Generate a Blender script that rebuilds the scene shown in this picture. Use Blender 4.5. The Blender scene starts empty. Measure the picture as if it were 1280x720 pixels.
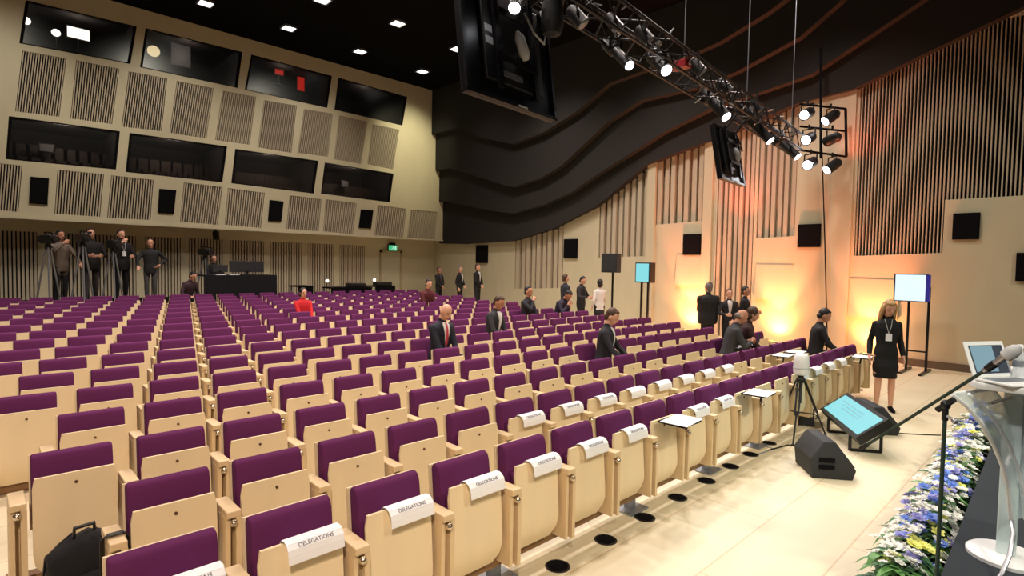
import bpy, bmesh, math, random
from mathutils import Vector, Matrix
from mathutils.geometry import delaunay_2d_cdt
random.seed(7)
scene = bpy.context.scene
COL = scene.collection
PI = math.pi

# ------------------------------------------------------------------ camera
F, YAW, PITCH, ROLL, ZC = 700.0, 0.7681, -0.0419, 0.0188, 2.107
FW = Vector((math.sin(YAW) * math.cos(PITCH), math.cos(YAW) * math.cos(PITCH), math.sin(PITCH)))
RT = Vector((math.cos(YAW), -math.sin(YAW), 0))
UP = RT.cross(FW)
CR = math.cos(ROLL) * RT + math.sin(ROLL) * UP
CU = -math.sin(ROLL) * RT + math.cos(ROLL) * UP
CAM = Vector((0, 0, ZC))
def ray(u, v): return FW + CR * ((u - 640) / F) + CU * ((360 - v) / F)
def at_x(u, v, X): d = ray(u, v); return CAM + d * (X / d.x)
def at_y(u, v, Y): d = ray(u, v); return CAM + d * (Y / d.y)
def at_z(u, v, Z): d = ray(u, v); return CAM + d * ((Z - ZC) / d.z)
def to_px(P):
    q = Vector(P) - CAM; d = q.dot(FW)
    return (640 + F * q.dot(CR) / d, 360 - F * q.dot(CU) / d, d)
cd = bpy.data.cameras.new('camera'); cam = bpy.data.objects.new('camera', cd); COL.objects.link(cam)
cd.sensor_width = 36; cd.lens = 36 * F / 1280; cd.clip_start = 0.05; cd.clip_end = 200
cam.matrix_world = Matrix(((CR.x, CU.x, -FW.x, 0), (CR.y, CU.y, -FW.y, 0), (CR.z, CU.z, -FW.z, ZC), (0, 0, 0, 1)))
scene.camera = cam
vs = scene.view_settings
vs.view_transform = 'Standard'; vs.look = 'None'; vs.gamma = 1; vs.use_curve_mapping = False; vs.exposure = -0.1
scene.display_settings.display_device = 'sRGB'
scene.cycles.use_denoising = True
scene.cycles.max_bounces = 6; scene.cycles.diffuse_bounces = 3; scene.cycles.glossy_bounces = 2
scene.cycles.transmission_bounces = 4; scene.cycles.transparent_max_bounces = 8
scene.cycles.sample_clamp_indirect = 4.0
scene.cycles.caustics_reflective = False; scene.cycles.caustics_refractive = False
w = bpy.data.worlds.new('world'); scene.world = w; w.use_nodes = True
w.node_tree.nodes['Background'].inputs[0].default_value = (0.9, 0.75, 0.62, 1)
w.node_tree.nodes['Background'].inputs[1].default_value = 0.012

# ------------------------------------------------------------------ materials
def srgb(r, g, b):
    f = lambda c: (c / 255) / 12.92 if c / 255 <= 0.04045 else ((c / 255 + 0.055) / 1.055) ** 2.4
    return (f(r), f(g), f(b), 1)
def mat(name, col, rough=0.5, metal=0.0, noise=0.0, nscale=20, stretch=(1, 1, 1), bump=0.0, spec=0.5, alpha=1.0, trans=0.0):
    m = bpy.data.materials.new(name); m.use_nodes = True
    nt = m.node_tree; b = nt.nodes['Principled BSDF']
    b.inputs['Base Color'].default_value = col; b.inputs['Roughness'].default_value = rough
    b.inputs['Metallic'].default_value = metal; b.inputs['Specular IOR Level'].default_value = spec
    b.inputs['Alpha'].default_value = alpha; b.inputs['Transmission Weight'].default_value = trans
    if noise or bump:
        tc = nt.nodes.new('ShaderNodeTexCoord'); mp = nt.nodes.new('ShaderNodeMapping')
        mp.inputs['Scale'].default_value = stretch
        nz = nt.nodes.new('ShaderNodeTexNoise'); nz.inputs['Scale'].default_value = nscale; nz.inputs['Detail'].default_value = 4
        nt.links.new(tc.outputs['Object'], mp.inputs[0]); nt.links.new(mp.outputs[0], nz.inputs['Vector'])
        if noise:
            mx = nt.nodes.new('ShaderNodeMix'); mx.data_type = 'RGBA'
            mx.inputs['A'].default_value = tuple(min(1, c * (1 - noise)) for c in col[:3]) + (1,)
            mx.inputs['B'].default_value = tuple(min(1, c * (1 + noise)) for c in col[:3]) + (1,)
            nt.links.new(nz.outputs[0], mx.inputs['Factor']); nt.links.new(mx.outputs['Result'], b.inputs['Base Color'])
        if bump:
            bp = nt.nodes.new('ShaderNodeBump'); bp.inputs['Strength'].default_value = bump; bp.inputs['Distance'].default_value = 0.005
            nt.links.new(nz.outputs[0], bp.inputs['Height']); nt.links.new(bp.outputs[0], b.inputs['Normal'])
    return m
def emit(name, col, s):
    m = bpy.data.materials.new(name); m.use_nodes = True; nt = m.node_tree
    b = nt.nodes['Principled BSDF']; b.inputs['Base Color'].default_value = (0.02, 0.02, 0.02, 1)
    b.inputs['Emission Color'].default_value = col; b.inputs['Emission Strength'].default_value = s
    return m
M = {}
M['wall'] = mat('wall_birch', srgb(202, 193, 164), 0.55, noise=0.07, nscale=3, stretch=(1, 1, 0.35))
M['slat'] = mat('slat_birch', srgb(190, 177, 154), 0.55, noise=0.06, nscale=4, stretch=(1, 1, 0.3))
M['recess'] = mat('slat_recess', srgb(14, 11, 10), 0.9)
M['rib_back'] = mat('rib_backing', srgb(182, 164, 130), 0.7)
M['dark'] = mat('ceiling_black', srgb(13, 12, 12), 0.95, spec=0.05)
M['bulk'] = mat('bulkhead_black', srgb(54, 52, 51), 0.95, spec=0.05)
M['fabric'] = mat('plum_fabric', srgb(98, 41, 88), 0.92, noise=0.12, nscale=300, bump=0.25, spec=0.2)
M['seat_wood'] = mat('seat_beech', srgb(238, 218, 180), 0.42, noise=0.06, nscale=9, stretch=(1, 1, 0.15))
M['arm_wood'] = mat('arm_beech', srgb(226, 200, 158), 0.42, noise=0.07, nscale=9, stretch=(1, 0.2, 1))
M['rail_wood'] = mat('rail_brown', srgb(138, 104, 70), 0.55)
M['chrome'] = mat('chrome', srgb(214, 200, 180), 0.25, metal=0.9)
M['steel'] = mat('steel_grey', srgb(150, 155, 162), 0.4, metal=0.6)
M['black'] = mat('black_plastic', srgb(22, 22, 24), 0.45)
M['blackmetal'] = mat('black_metal', srgb(26, 26, 29), 0.35, metal=0.4)
M['matt_black'] = mat('matt_black', srgb(13, 12, 15), 0.85, spec=0.1)
M['cloth_black'] = mat('black_cloth', srgb(14, 14, 17), 0.95, noise=0.2, nscale=60)
M['grille'] = mat('speaker_grille', srgb(40, 41, 45), 0.7, bump=0.5, nscale=400)
M['paper'] = mat('white_paper', srgb(250, 251, 255), 0.8)
M['ink'] = mat('grey_ink', srgb(120, 122, 130), 0.8)
M['white'] = mat('white_plastic', srgb(236, 236, 234), 0.35)
M['carpet'] = mat('black_carpet', srgb(34, 40, 46), 0.95, noise=0.15, nscale=120)
M['screw'] = mat('screw_dark', srgb(90, 62, 40), 0.5)
M['sticker'] = mat('pale_sticker', srgb(200, 200, 200), 0.6)
M['cable_grey'] = mat('pale_cable', srgb(190, 190, 190), 0.6)
M['red_gel'] = mat('red_lacquer', srgb(170, 40, 50), 0.4)
M['truss'] = mat('truss_metal', srgb(38, 38, 42), 0.4, metal=0.6)
M['silver'] = mat('silver_metal', srgb(190, 190, 195), 0.3, metal=0.8)
M['lens'] = emit('lamp_lens', (0.93, 0.95, 1, 1), 14)
M['down'] = emit('downlight_diffuser', (1, 0.97, 0.92, 1), 5)
M['cyan'] = emit('cyan_screen', srgb(140, 232, 240), 0.95)
M['whitescreen'] = emit('white_screen', srgb(228, 248, 255), 1.15)
M['blueedge'] = emit('blue_edge', srgb(50, 40, 170), 0.5)
M['laptop'] = emit('laptop_screen', srgb(150, 190, 205), 0.7)
M['laptopdark'] = emit('laptop_screen_dark', srgb(54, 66, 84), 0.6)
M['exitgreen'] = emit('exit_green', srgb(70, 205, 140), 0.9)
M['exitwhite'] = emit('exit_white', srgb(215, 255, 235), 0.9)
M['booth_lamp'] = emit('booth_lamp', (1, 0.95, 0.85, 1), 3.5)
M['booth_warm'] = emit('booth_warm', (1, 0.85, 0.5, 1), 1.4)
M['booth_red'] = emit('booth_red', srgb(225, 40, 25), 0.8)
M['booth_dim'] = emit('booth_dim', srgb(120, 112, 108), 0.35)
M['booth'] = mat('booth_dark', srgb(40, 36, 36), 0.8)
M['booth_tile'] = mat('booth_seatback', srgb(64, 54, 50), 0.8)
def glass_mat(name, tint, mixf):
    m = bpy.data.materials.new(name); m.use_nodes = True; nt = m.node_tree
    for n in list(nt.nodes): nt.nodes.remove(n)
    o = nt.nodes.new('ShaderNodeOutputMaterial'); t = nt.nodes.new('ShaderNodeBsdfTransparent'); g = nt.nodes.new('ShaderNodeBsdfGlossy')
    x = nt.nodes.new('ShaderNodeMixShader'); fr = nt.nodes.new('ShaderNodeFresnel'); fr.inputs[0].default_value = 1.45
    mm = nt.nodes.new('ShaderNodeMath'); mm.operation = 'ADD'; mm.inputs[1].default_value = mixf
    t.inputs[0].default_value = tint; g.inputs['Roughness'].default_value = 0.3; g.inputs[0].default_value = (0.9, 0.95, 0.95, 1)
    nt.links.new(fr.outputs[0], mm.inputs[0]); nt.links.new(mm.outputs[0], x.inputs[0])
    nt.links.new(t.outputs[0], x.inputs[1]); nt.links.new(g.outputs[0], x.inputs[2]); nt.links.new(x.outputs[0], o.inputs[0])
    return m
M['pane'] = glass_mat('dark_glass', (0.75, 0.72, 0.7, 1), 0.0)
M['acrylic'] = mat('clear_acrylic', srgb(226, 242, 242), 0.15, alpha=0.5)
M['frost'] = mat('frosted_acrylic', srgb(222, 238, 238), 0.3, alpha=0.72)
M['bottle'] = mat('clear_bottle', srgb(225, 232, 235), 0.1, alpha=0.5)

def floor_mat():
    m = bpy.data.materials.new('pale_wood_floor'); m.use_nodes = True; nt = m.node_tree; b = nt.nodes['Principled BSDF']
    tc = nt.nodes.new('ShaderNodeTexCoord')
    br = nt.nodes.new('ShaderNodeTexBrick'); br.inputs['Scale'].default_value = 1.0
    br.inputs['Brick Width'].default_value = 2.4; br.inputs['Row Height'].default_value = 0.6
    br.inputs['Mortar Size'].default_value = 0.006; br.inputs['Bias'].default_value = -0.2
    br.inputs['Color1'].default_value = srgb(228, 215, 184); br.inputs['Color2'].default_value = srgb(224, 209, 176)
    br.inputs['Mortar'].default_value = srgb(208, 186, 150)
    nz = nt.nodes.new('ShaderNodeTexNoise'); nz.inputs['Scale'].default_value = 1.6; nz.inputs['Detail'].default_value = 6
    mp = nt.nodes.new('ShaderNodeMapping'); mp.inputs['Scale'].default_value = (0.5, 3, 1)
    nt.links.new(tc.outputs['Object'], mp.inputs[0]); nt.links.new(mp.outputs[0], nz.inputs['Vector']); nt.links.new(tc.outputs['Object'], br.inputs['Vector'])
    mx = nt.nodes.new('ShaderNodeMix'); mx.data_type = 'RGBA'; mx.blend_type = 'MULTIPLY'; mx.inputs['Factor'].default_value = 0.22
    rp = nt.nodes.new('ShaderNodeMapRange'); rp.inputs['From Min'].default_value = 0.3; rp.inputs['From Max'].default_value = 0.7; rp.inputs['To Min'].default_value = 0.72
    nt.links.new(nz.outputs[0], rp.inputs[0]); nt.links.new(br.outputs[0], mx.inputs['A']); nt.links.new(rp.outputs[0], mx.inputs['B'])
    nt.links.new(mx.outputs['Result'], b.inputs['Base Color']); b.inputs['Roughness'].default_value = 0.5
    return m
M['floor'] = floor_mat()

# ------------------------------------------------------------------ mesh helpers
class MB:
    def __init__(s): s.v = []; s.f = []; s.mi = []; s.cur = 0
    def add(s, vs, fs):
        o = len(s.v); s.v += [Vector(p) for p in vs]
        for f in fs: s.f.append([i + o for i in f]); s.mi.append(s.cur)
    def hexa(s, p):  # 8 points: bottom 4 (ccw), top 4
        s.add(p, [(3, 2, 1, 0), (4, 5, 6, 7), (0, 1, 5, 4), (1, 2, 6, 5), (2, 3, 7, 6), (3, 0, 4, 7)])
    def box(s, x0, x1, y0, y1, z0, z1):
        s.hexa([(x0, y0, z0), (x1, y0, z0), (x1, y1, z0), (x0, y1, z0), (x0, y0, z1), (x1, y0, z1), (x1, y1, z1), (x0, y1, z1)])
    def quadslab(s, q, n):  # quad + thickness vector
        q = [Vector(p) for p in q]; n = Vector(n); s.hexa(q + [p + n for p in q])
    def bar(s, a, b, w, h, up=(0, 0, 1)):
        a = Vector(a); b = Vector(b); d = (b - a).normalized(); u = Vector(up)
        if abs(d.dot(u)) > 0.97: u = Vector((1, 0, 0))
        x = d.cross(u).normalized() * (w / 2); y = x.cross(d).normalized() * (h / 2)
        s.hexa([a - x - y, a + x - y, a + x + y, a - x + y, b - x - y, b + x - y, b + x + y, b - x + y])
    def tube(s, pts, r, n=10, cap=True, flat=1.0):
        pts = [Vector(p) for p in pts]; rs = r if isinstance(r, (list, tuple)) else [r] * len(pts)
        o = len(s.v); ref = None
        for i, p in enumerate(pts):
            d = (pts[min(i + 1, len(pts) - 1)] - pts[max(i - 1, 0)]).normalized()
            if ref is None: ref = d.orthogonal().normalized()
            x = (ref - d * ref.dot(d))
            x = x.normalized() if x.length > 1e-5 else d.orthogonal().normalized()
            ref = x; y = d.cross(x)
            for k in range(n):
                a = 2 * PI * k / n; s.v.append(p + (x * math.cos(a) + y * math.sin(a) * flat) * rs[i])
        for i in range(len(pts) - 1):
            for k in range(n):
                s.f.append([o + i * n + k, o + i * n + (k + 1) % n, o + (i + 1) * n + (k + 1) % n, o + (i + 1) * n + k]); s.mi.append(s.cur)
        if cap:
            s.f.append([o + k for k in range(n)][::-1]); s.mi.append(s.cur)
            e = o + (len(pts) - 1) * n; s.f.append([e + k for k in range(n)]); s.mi.append(s.cur)
    def lathe(s, prof, n=20, c=(0, 0, 0)):
        o = len(s.v); c = Vector(c)
        for r, z in prof:
            for k in range(n):
                a = 2 * PI * k / n; s.v.append(c + Vector((r * math.cos(a), r * math.sin(a), z)))
        for i in range(len(prof) - 1):
            for k in range(n):
                s.f.append([o + i * n + k, o + i * n + (k + 1) % n, o + (i + 1) * n + (k + 1) % n, o + (i + 1) * n + k]); s.mi.append(s.cur)
        s.f.append([o + k for k in range(n)][::-1]); s.mi.append(s.cur)
        e = o + (len(prof) - 1) * n; s.f.append([e + k for k in range(n)]); s.mi.append(s.cur)
    def ell(s, c, r, nu=12, nv=8, rot=None):
        c = Vector(c); pts = []
        for j in range(1, nv):
            t = PI * j / nv
            for i in range(nu):
                a = 2 * PI * i / nu
                pts.append(Vector((r[0] * math.sin(t) * math.cos(a), r[1] * math.sin(t) * math.sin(a), r[2] * math.cos(t))))
        pts += [Vector((0, 0, r[2])), Vector((0, 0, -r[2]))]
        if rot is not None: pts = [rot @ p for p in pts]
        fs = []
        for j in range(nv - 2):
            for i in range(nu): fs.append((j * nu + i, (j + 1) * nu + i, (j + 1) * nu + (i + 1) % nu, j * nu + (i + 1) % nu))
        T, B = len(pts) - 2, len(pts) - 1
        for i in range(nu):
            fs.append((T, i, (i + 1) % nu)); fs.append((B, (nv - 2) * nu + (i + 1) % nu, (nv - 2) * nu + i))
        s.add([p + c for p in pts], fs)
    def prism(s, poly, ext):  # poly: 3D points, ext: vector
        n = len(poly); ext = Vector(ext); P = [Vector(p) for p in poly]
        s.add(P + [p + ext for p in P], [tuple(range(n))[::-1], tuple(range(n, 2 * n))] + [(i, (i + 1) % n, n + (i + 1) % n, n + i) for i in range(n)])
    def build(s, name, mats, parent=None, smooth=False, bevel=0, segs=2, loc=None):
        me = bpy.data.meshes.new(name); me.from_pydata([tuple(p) for p in s.v], [], s.f)
        for m in (mats if isinstance(mats, (list, tuple)) else [mats]): me.materials.append(m)
        for i, p in enumerate(me.polygons): p.material_index = s.mi[i]
        bm = bmesh.new(); bm.from_mesh(me)
        bmesh.ops.recalc_face_normals(bm, faces=bm.faces)
        if bevel:
            es = [e for e in bm.edges if len(e.link_faces) == 2 and e.calc_face_angle(0) > 0.5]
            bmesh.ops.bevel(bm, geom=es, offset=bevel, segments=segs, affect='EDGES', clamp_overlap=True, profile=0.5)
        bm.to_mesh(me); bm.free()
        if smooth:
            me.polygons.foreach_set('use_smooth', [True] * len(me.polygons))
            if smooth != 'all':
                try: me.set_sharp_from_angle(angle=math.radians(40))
                except Exception: pass
        o = bpy.data.objects.new(name, me); COL.objects.link(o)
        if parent is not None: o.parent = parent
        if loc is not None: o.location = loc
        return o

def tag(o, label=None, cat=None, group=None, kind=None):
    if label: o['label'] = label
    if cat: o['category'] = cat
    if group: o['group'] = group
    if kind: o['kind'] = kind
    return o
def thing(name, label, cat, loc=(0, 0, 0), rz=0, group=None):
    o = bpy.data.objects.new(name, None); COL.objects.link(o); o.empty_display_size = 0.1
    o.location = loc; o.rotation_euler = (0, 0, rz)
    return tag(o, label, cat, group)
def structure(o): o['kind'] = 'structure'; return o
def copy_tree(o, parent=None):
    c = o.copy(); COL.objects.link(c)
    if parent is not None: c.parent = parent
    for ch in KIDS.get(o.name, []):
        KIDS.setdefault(c.name, []).append(copy_tree(ch, c))
    return c
KIDS = {}
def reg(o, *kids): KIDS.setdefault(o.name, []).extend(kids); return o
def lerp(a, b, t): return a + (b - a) * t
def text_mesh(name, s, size, m, parent, mw, extrude=0.001):
    cu = bpy.data.curves.new(name, 'FONT'); cu.body = s; cu.size = size; cu.align_x = 'CENTER'; cu.align_y = 'CENTER'; cu.extrude = extrude
    t = bpy.data.objects.new(name, cu); COL.objects.link(t)
    dg = bpy.context.evaluated_depsgraph_get(); me = bpy.data.meshes.new_from_object(t.evaluated_get(dg))
    bpy.data.objects.remove(t); me.materials.clear(); me.materials.append(m)
    o = bpy.data.objects.new(name, me); COL.objects.link(o)
    if parent is not None: o.parent = parent
    o.matrix_local = mw
    return o
def spot(name, loc, target, energy, col, angle=60, blend=0.6, size=0.15, parent=None):
    l = bpy.data.lights.new(name, 'SPOT'); l.energy = energy; l.color = col; l.spot_size = math.radians(angle); l.spot_blend = blend; l.shadow_soft_size = size
    o = bpy.data.objects.new(name, l); COL.objects.link(o); o.location = loc
    d = Vector(target) - Vector(loc); o.rotation_euler = d.to_track_quat('-Z', 'Y').to_euler()
    return o

# ------------------------------------------------------------------ room shell
XW, YB, YL = 15.2, 20.0, 20.9        # wood wall beside the seats, upper back wall, lower back wall
ZT = 9.5
def fl(Y):
    if Y < 2.75: return 0.0
    if Y < 3.25: return 0.09 * (Y - 2.75) / 0.5
    return 0.09 + 0.0235 * (Y - 3.25)
b = MB()
ys = [-6, 2.75, 3.25, 21.2]
for i in range(3):
    y0, y1 = ys[i], ys[i + 1]
    b.hexa([(-6, y0, -0.3), (16, y0, -0.3), (16, y1, -0.3), (-6, y1, -0.3), (-6, y0, fl(y0)), (16, y0, fl(y0)), (16, y1, fl(y1)), (-6, y1, fl(y1))])
structure(b.build('floor', M['floor']))
b = MB(); b.box(-6, 16.4, -6, 23.5, ZT, ZT + 0.2)
ceiling = structure(b.build('ceiling', M['dark']))

def wall_with_holes(name, outer, holes, m, thick):
    t = Vector(thick); ax = 0 if abs(thick[0]) > 0 else 1
    def inside(p, loop):
        a_, c_ = p[1 - ax], p[2]; hit = False
        for i in range(len(loop)):
            q0, q1 = loop[i], loop[(i + 1) % len(loop)]
            if (q0[2] > c_) != (q1[2] > c_) and a_ < (q1[1 - ax] - q0[1 - ax]) * (c_ - q0[2]) / (q1[2] - q0[2]) + q0[1 - ax]: hit = not hit
        return hit
    pts = []; eds = []
    for loop in [outer] + holes:
        o_ = len(pts); pts += [Vector((p[1 - ax], p[2])) for p in loop]; eds += [(o_ + i, o_ + (i + 1) % len(loop)) for i in range(len(loop))]
    vo, eo, fo, *_r = delaunay_2d_cdt(pts, eds, [], 0, 1e-5)
    base = outer[0][ax]; bm = bmesh.new()
    bv = [bm.verts.new((base, p.x, p.y) if ax == 0 else (p.x, base, p.y)) for p in vo]
    for f in fo:
        c = sum((bv[i].co for i in f), Vector()) / len(f)
        if not any(inside(c, h) for h in holes): bm.faces.new([bv[i] for i in f])
    r = bmesh.ops.extrude_face_region(bm, geom=bm.faces[:] + bm.edges[:] + bm.verts[:])
    for v in r['geom']:
        if isinstance(v, bmesh.types.BMVert): v.co += t
    bmesh.ops.recalc_face_normals(bm, faces=bm.faces)
    me = bpy.data.meshes.new(name); bm.to_mesh(me); bm.free(); me.materials.append(m)
    o = bpy.data.objects.new(name, me); COL.objects.link(o); return structure(o)
def panel_slats(q, n, frac, depth, dvec, parent, name='slat_panel', back='recess', back_off=None, slat='slat', dodge=0.0):
    TL, TR, BR, BL = [Vector(p) for p in q]; dv = Vector(dvec).normalized(); mb = MB()
    bo = dv * (back_off or depth)
    e = 0.02
    mb.cur = 1; mb.quadslab([BL + bo, BR + bo, TR + bo, TL + bo], dv * 0.03)
    mb.cur = 0
    for i in range(n):
        a = (i + 0.5 - frac / 2) / n; c = (i + 0.5 + frac / 2) / n
        o = dv * (0.012 + dodge * (i % 2))
        mb.quadslab([lerp(BL, BR, a) + o, lerp(BL, BR, c) + o, lerp(TL, TR, c) + o, lerp(TL, TR, a) + o], dv * (depth - 0.012))
    return mb.build(name, [M[slat], M[back]], parent)

# --- upper back wall: control booths, slatted panels, speaker openings
Q = lambda *p: [at_y(u, v, YB) for u, v in p]
WIN = [((32, 0), (171, 33), (163, 80), (24, 54)), ((182, 35), (303, 65), (297, 110), (175, 84)), ((314, 68), (415, 95), (409, 135), (306, 112)),
       ((423, 97), (509, 121), (503, 157), (418, 137)), ((11, 145), (150, 164), (145, 212), (7, 199)), ((162, 166), (284, 183), (278, 228), (157, 215)),
       ((294, 186), (398, 201), (392, 242), (289, 229)), ((406, 203), (492, 217), (487, 253), (401, 242))]
SL1 = [((28, 63), (83, 73), (74, 146), (19, 139)), ((95, 75), (149, 86), (140, 155), (88, 148)), ((161, 89), (209, 98), (202, 164), (152, 158)),
       ((221, 101), (267, 110), (258, 173), (212, 166)), ((278, 113), (320, 121), (312, 181), (269, 175)), ((330, 125), (371, 132), (364, 191), (322, 184)),
       ((380, 136), (416, 142), (410, 196), (372, 191)), ((424, 144), (459, 152), (451, 205), (417, 199)), ((465, 155), (499, 162), (491, 212), (459, 205))]
SL2 = [((-32, 201), (28, 207), (23, 265), (-36, 259)), ((72, 212), (130, 218), (125, 271), (68, 267)), ((139, 219), (192, 225), (188, 275), (134, 272)),
       ((230, 228), (278, 234), (272, 281), (225, 277)), ((285, 235), (331, 241), (326, 285), (281, 281)), ((362, 244), (402, 249), (398, 289), (358, 286)),
       ((407, 249), (446, 254), (441, 293), (404, 289)), ((472, 256), (508, 261), (504, 297), (468, 294)), ((513, 262), (547, 265), (543, 300), (509, 298))]
SPK = [((38, 221), (61, 223), (59, 256), (36, 254)), ((199, 236), (220, 238), (217, 267), (197, 266)), ((337, 250), (354, 252), (351, 277), (335, 276)), ((451, 262), (466, 263), (463, 286), (448, 285))]
ZB = 3.14
out = [Vector((-6, YB, ZB)), Vector((15.9, YB, ZB)), Vector((15.9, YB, ZT)), Vector((-6, YB, ZT))]
holes = [Q(*w_) for w_ in WIN + SL1 + SL2]
wall_back = wall_with_holes('wall_back', out, holes, M['wall'], (0, 0.12, 0))
for q in SL1: panel_slats(Q(*q), 17, 0.44, 0.1, (0, 1, 0), wall_back)
for q in SL2: panel_slats(Q(*q), 16, 0.46, 0.1, (0, 1, 0), wall_back)
b = MB(); b.box(-6, 15.9, YB + 0.12, YL + 0.1, ZB, ZB + 0.1)                      # soffit under the upper wall
b.build('soffit', M['wall'], wall_back)
b = MB(); b.box(-6, 16.3, YB - 0.05, YB + 0.02, ZB - 0.06, ZB + 0.0)
structure(b.build('trim_1', M['wall']))
for i, wq in enumerate(WIN):
    q = Q(*wq); fr = MB()
    TL, TR, BR, BL = q
    cxx = (TL + TR + BR + BL) / 4
    q2 = [p + (cxx - p).normalized() * 0.07 for p in q]
    for a in range(4):
        a2 = (a + 1) % 4
        fr.hexa([q[a], q[a2], q2[a2], q2[a], q[a] + Vector((0, 0.1, 0)), q[a2] + Vector((0, 0.1, 0)), q2[a2] + Vector((0, 0.1, 0)), q2[a] + Vector((0, 0.1, 0))])
    wn = structure(fr.build('window_%d' % (i + 1), M['matt_black']))
    g = MB(); off = Vector((0, 0.05, 0)); g.quadslab([q2[3] + off, q2[2] + off, q2[1] + off, q2[0] + off], (0, 0.012, 0)); g.build('pane', M['pane'], wn)
    # the booth room behind the glass
    x0 = min(TL.x, BL.x) - 0.1; x1 = max(TR.x, BR.x) + 0.1; z0 = min(BL.z, BR.z) - 0.5; z1 = max(TL.z, TR.z) + 0.12; y0 = YB + 0.13; y1 = YB + 2.8
    rm = MB()
    rm.box(x0, x1, y1, y1 + 0.05, z0, z1); rm.box(x0 - 0.05, x0, y0, y1, z0, z1); rm.box(x1, x1 + 0.05, y0, y1, z0, z1); rm.box(x0, x1, y0, y1, z0 - 0.05, z0); rm.box(x0, x1, y0, y1, z1, z1 + 0.05)
    rm.build('booth_shell', M['booth'], wn)
    bl = bpy.data.lights.new('booth_glow', 'POINT'); bl.energy = 9 if i < 4 else 30; bl.color = (1, 0.85, 0.75); bl.shadow_soft_size = 0.2; blo = bpy.data.objects.new('booth_glow', bl); COL.objects.link(blo); blo.location = ((x0 + x1) / 2, y0 + 0.6, z1 - 0.25)  # faint light added so the interior shows, not one of the booth lamps
    if i >= 4:      # balcony seat backs seen dimly through the lower windows
        tb = MB()
        for r_ in range(2):
            nn = 9
            for k in range(nn):
                xx = lerp(x0 + 0.2, x1 - 0.2, k / (nn - 1)); tb.box(xx - 0.19, xx + 0.19, y0 + 0.8 + 0.7 * r_, y0 + 0.9 + 0.7 * r_, z0, z0 + 0.75 + 0.45 * r_)
        tb.build('booth_seating', M['booth_tile'], wn)
def booth_thing(name, label, cat, u, v, w_, h_, m, dy=1.2, group=None, round_=False, foot=True):
    p = at_y(u, v, YB + dy); t = thing(name, label, cat, p, 0, group)
    bb = MB()
    if round_:
        bb.ell((0, 0, 0), (w_ / 2, w_ / 2, h_ / 2), 14, 8); bb.build('lamp_shade', m, t, smooth=True)
    else:
        bb.box(-w_ / 2, w_ / 2, -0.02, 0.0, -h_ / 2, h_ / 2); bb.build('screen', m, t)
        c = MB(); c.box(-w_ / 2 - 0.03, w_ / 2 + 0.03, 0.0, 0.06, -h_ / 2 - 0.03, h_ / 2 + 0.03); c.build('casing', M['black'], t)
    if foot:
        c = MB(); c.tube([(0, 0.04, -h_ / 2 + 0.02), (0, 0.04, -h_ / 2 - 0.355)], 0.02, 8); c.lathe([(0.1, -h_ / 2 - 0.37), (0.1, -h_ / 2 - 0.34)], 12, (0, 0.04, 0)); c.build('stand', M['black'], t, smooth=True)
    return t
booth_thing('booth_lamp', 'round white lamp at the outer edge of the highest corner control booth', 'lamp', 33, 26, 0.2, 0.2, M['booth_lamp'], round_=True)
booth_thing('booth_lamp', 'round white lamp beside the bright monitor in the highest corner control booth', 'lamp', 70, 41, 0.22, 0.2, M['booth_lamp'], round_=True)
booth_thing('booth_monitor', 'bright white monitor glowing in the highest corner control booth', 'monitor', 98, 42, 0.52, 0.3, M['booth_lamp'])
booth_thing('booth_lamp', 'warm yellow lamp in the second upper control booth', 'lamp', 192, 64, 0.36, 0.34, M['booth_warm'], round_=True)
booth_thing('booth_monitor', 'dim grey screen in the second upper control booth', 'monitor', 226, 68, 0.55, 0.75, M['booth_dim'])
booth_thing('booth_sign', 'glowing red panel in the third upper control booth', 'sign', 376, 105, 0.26, 0.5, M['booth_red'])
booth_thing('booth_sign', 'slanted red light strip and panel in the third upper control booth', 'sign', 349, 88, 0.3, 0.3, M['booth_red'])
booth_thing('booth_monitor', 'small grey screen in the lower control booth over the exit', 'monitor', 431, 230, 0.26, 0.22, M['booth_dim'])
booth_thing('booth_monitor', 'small grey box screen low in the lower corner booth', 'monitor', 58, 185, 0.3, 0.2, M['booth_dim'])
for k, (u, v) in enumerate([(59, 15), (78, 18), (94, 21), (109, 25), (127, 29), (145, 33)]):
    p = at_y(u, v, YB + 1.5); t = thing('booth_ceiling_light', ['first', 'second', 'third', 'fourth', 'fifth', 'sixth'][k] + ' dim ceiling strip from the outer edge of the highest corner booth', 'light', p, 0, 'booth ceiling strips')
    bb = MB(); bb.box(-0.13, 0.13, -0.06, 0.06, -0.02, 0.02); bb.build('diffuser', M['booth_dim'], t)
    bb = MB(); bb.box(-0.15, 0.15, -0.07, 0.07, 0.02, 0.05); bb.build('housing', M['black'], t)

def wall_speaker(label, q, nrm, depth=0.05):
    q = [Vector(p) for p in q]; c = (q[0] + q[1] + q[2] + q[3]) / 4; n = Vector(nrm).normalized()
    t = thing('wall_speaker', label, 'speaker', c, 0, None)
    bb = MB(); bb.quadslab([p - c + n * depth for p in (q[3], q[2], q[1], q[0])], -n * (depth + 0.005)); bb.build('cabinet', M['matt_black'], t)
    bb = MB(); bb.quadslab([(p - c) * 0.93 + n * (depth + 0.012) for p in (q[3], q[2], q[1], q[0])], -n * 0.02); bb.build('grille', M['matt_black'], t)
    return t
for i, q in enumerate(SPK):
    wall_speaker('black speaker on the back wall, ' + ['nearest the camera crew corner', 'second along from the camera crew corner', 'second along from the exit sign end', 'nearest the exit sign'][i], Q(*q), (0, -1, 0))

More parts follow.
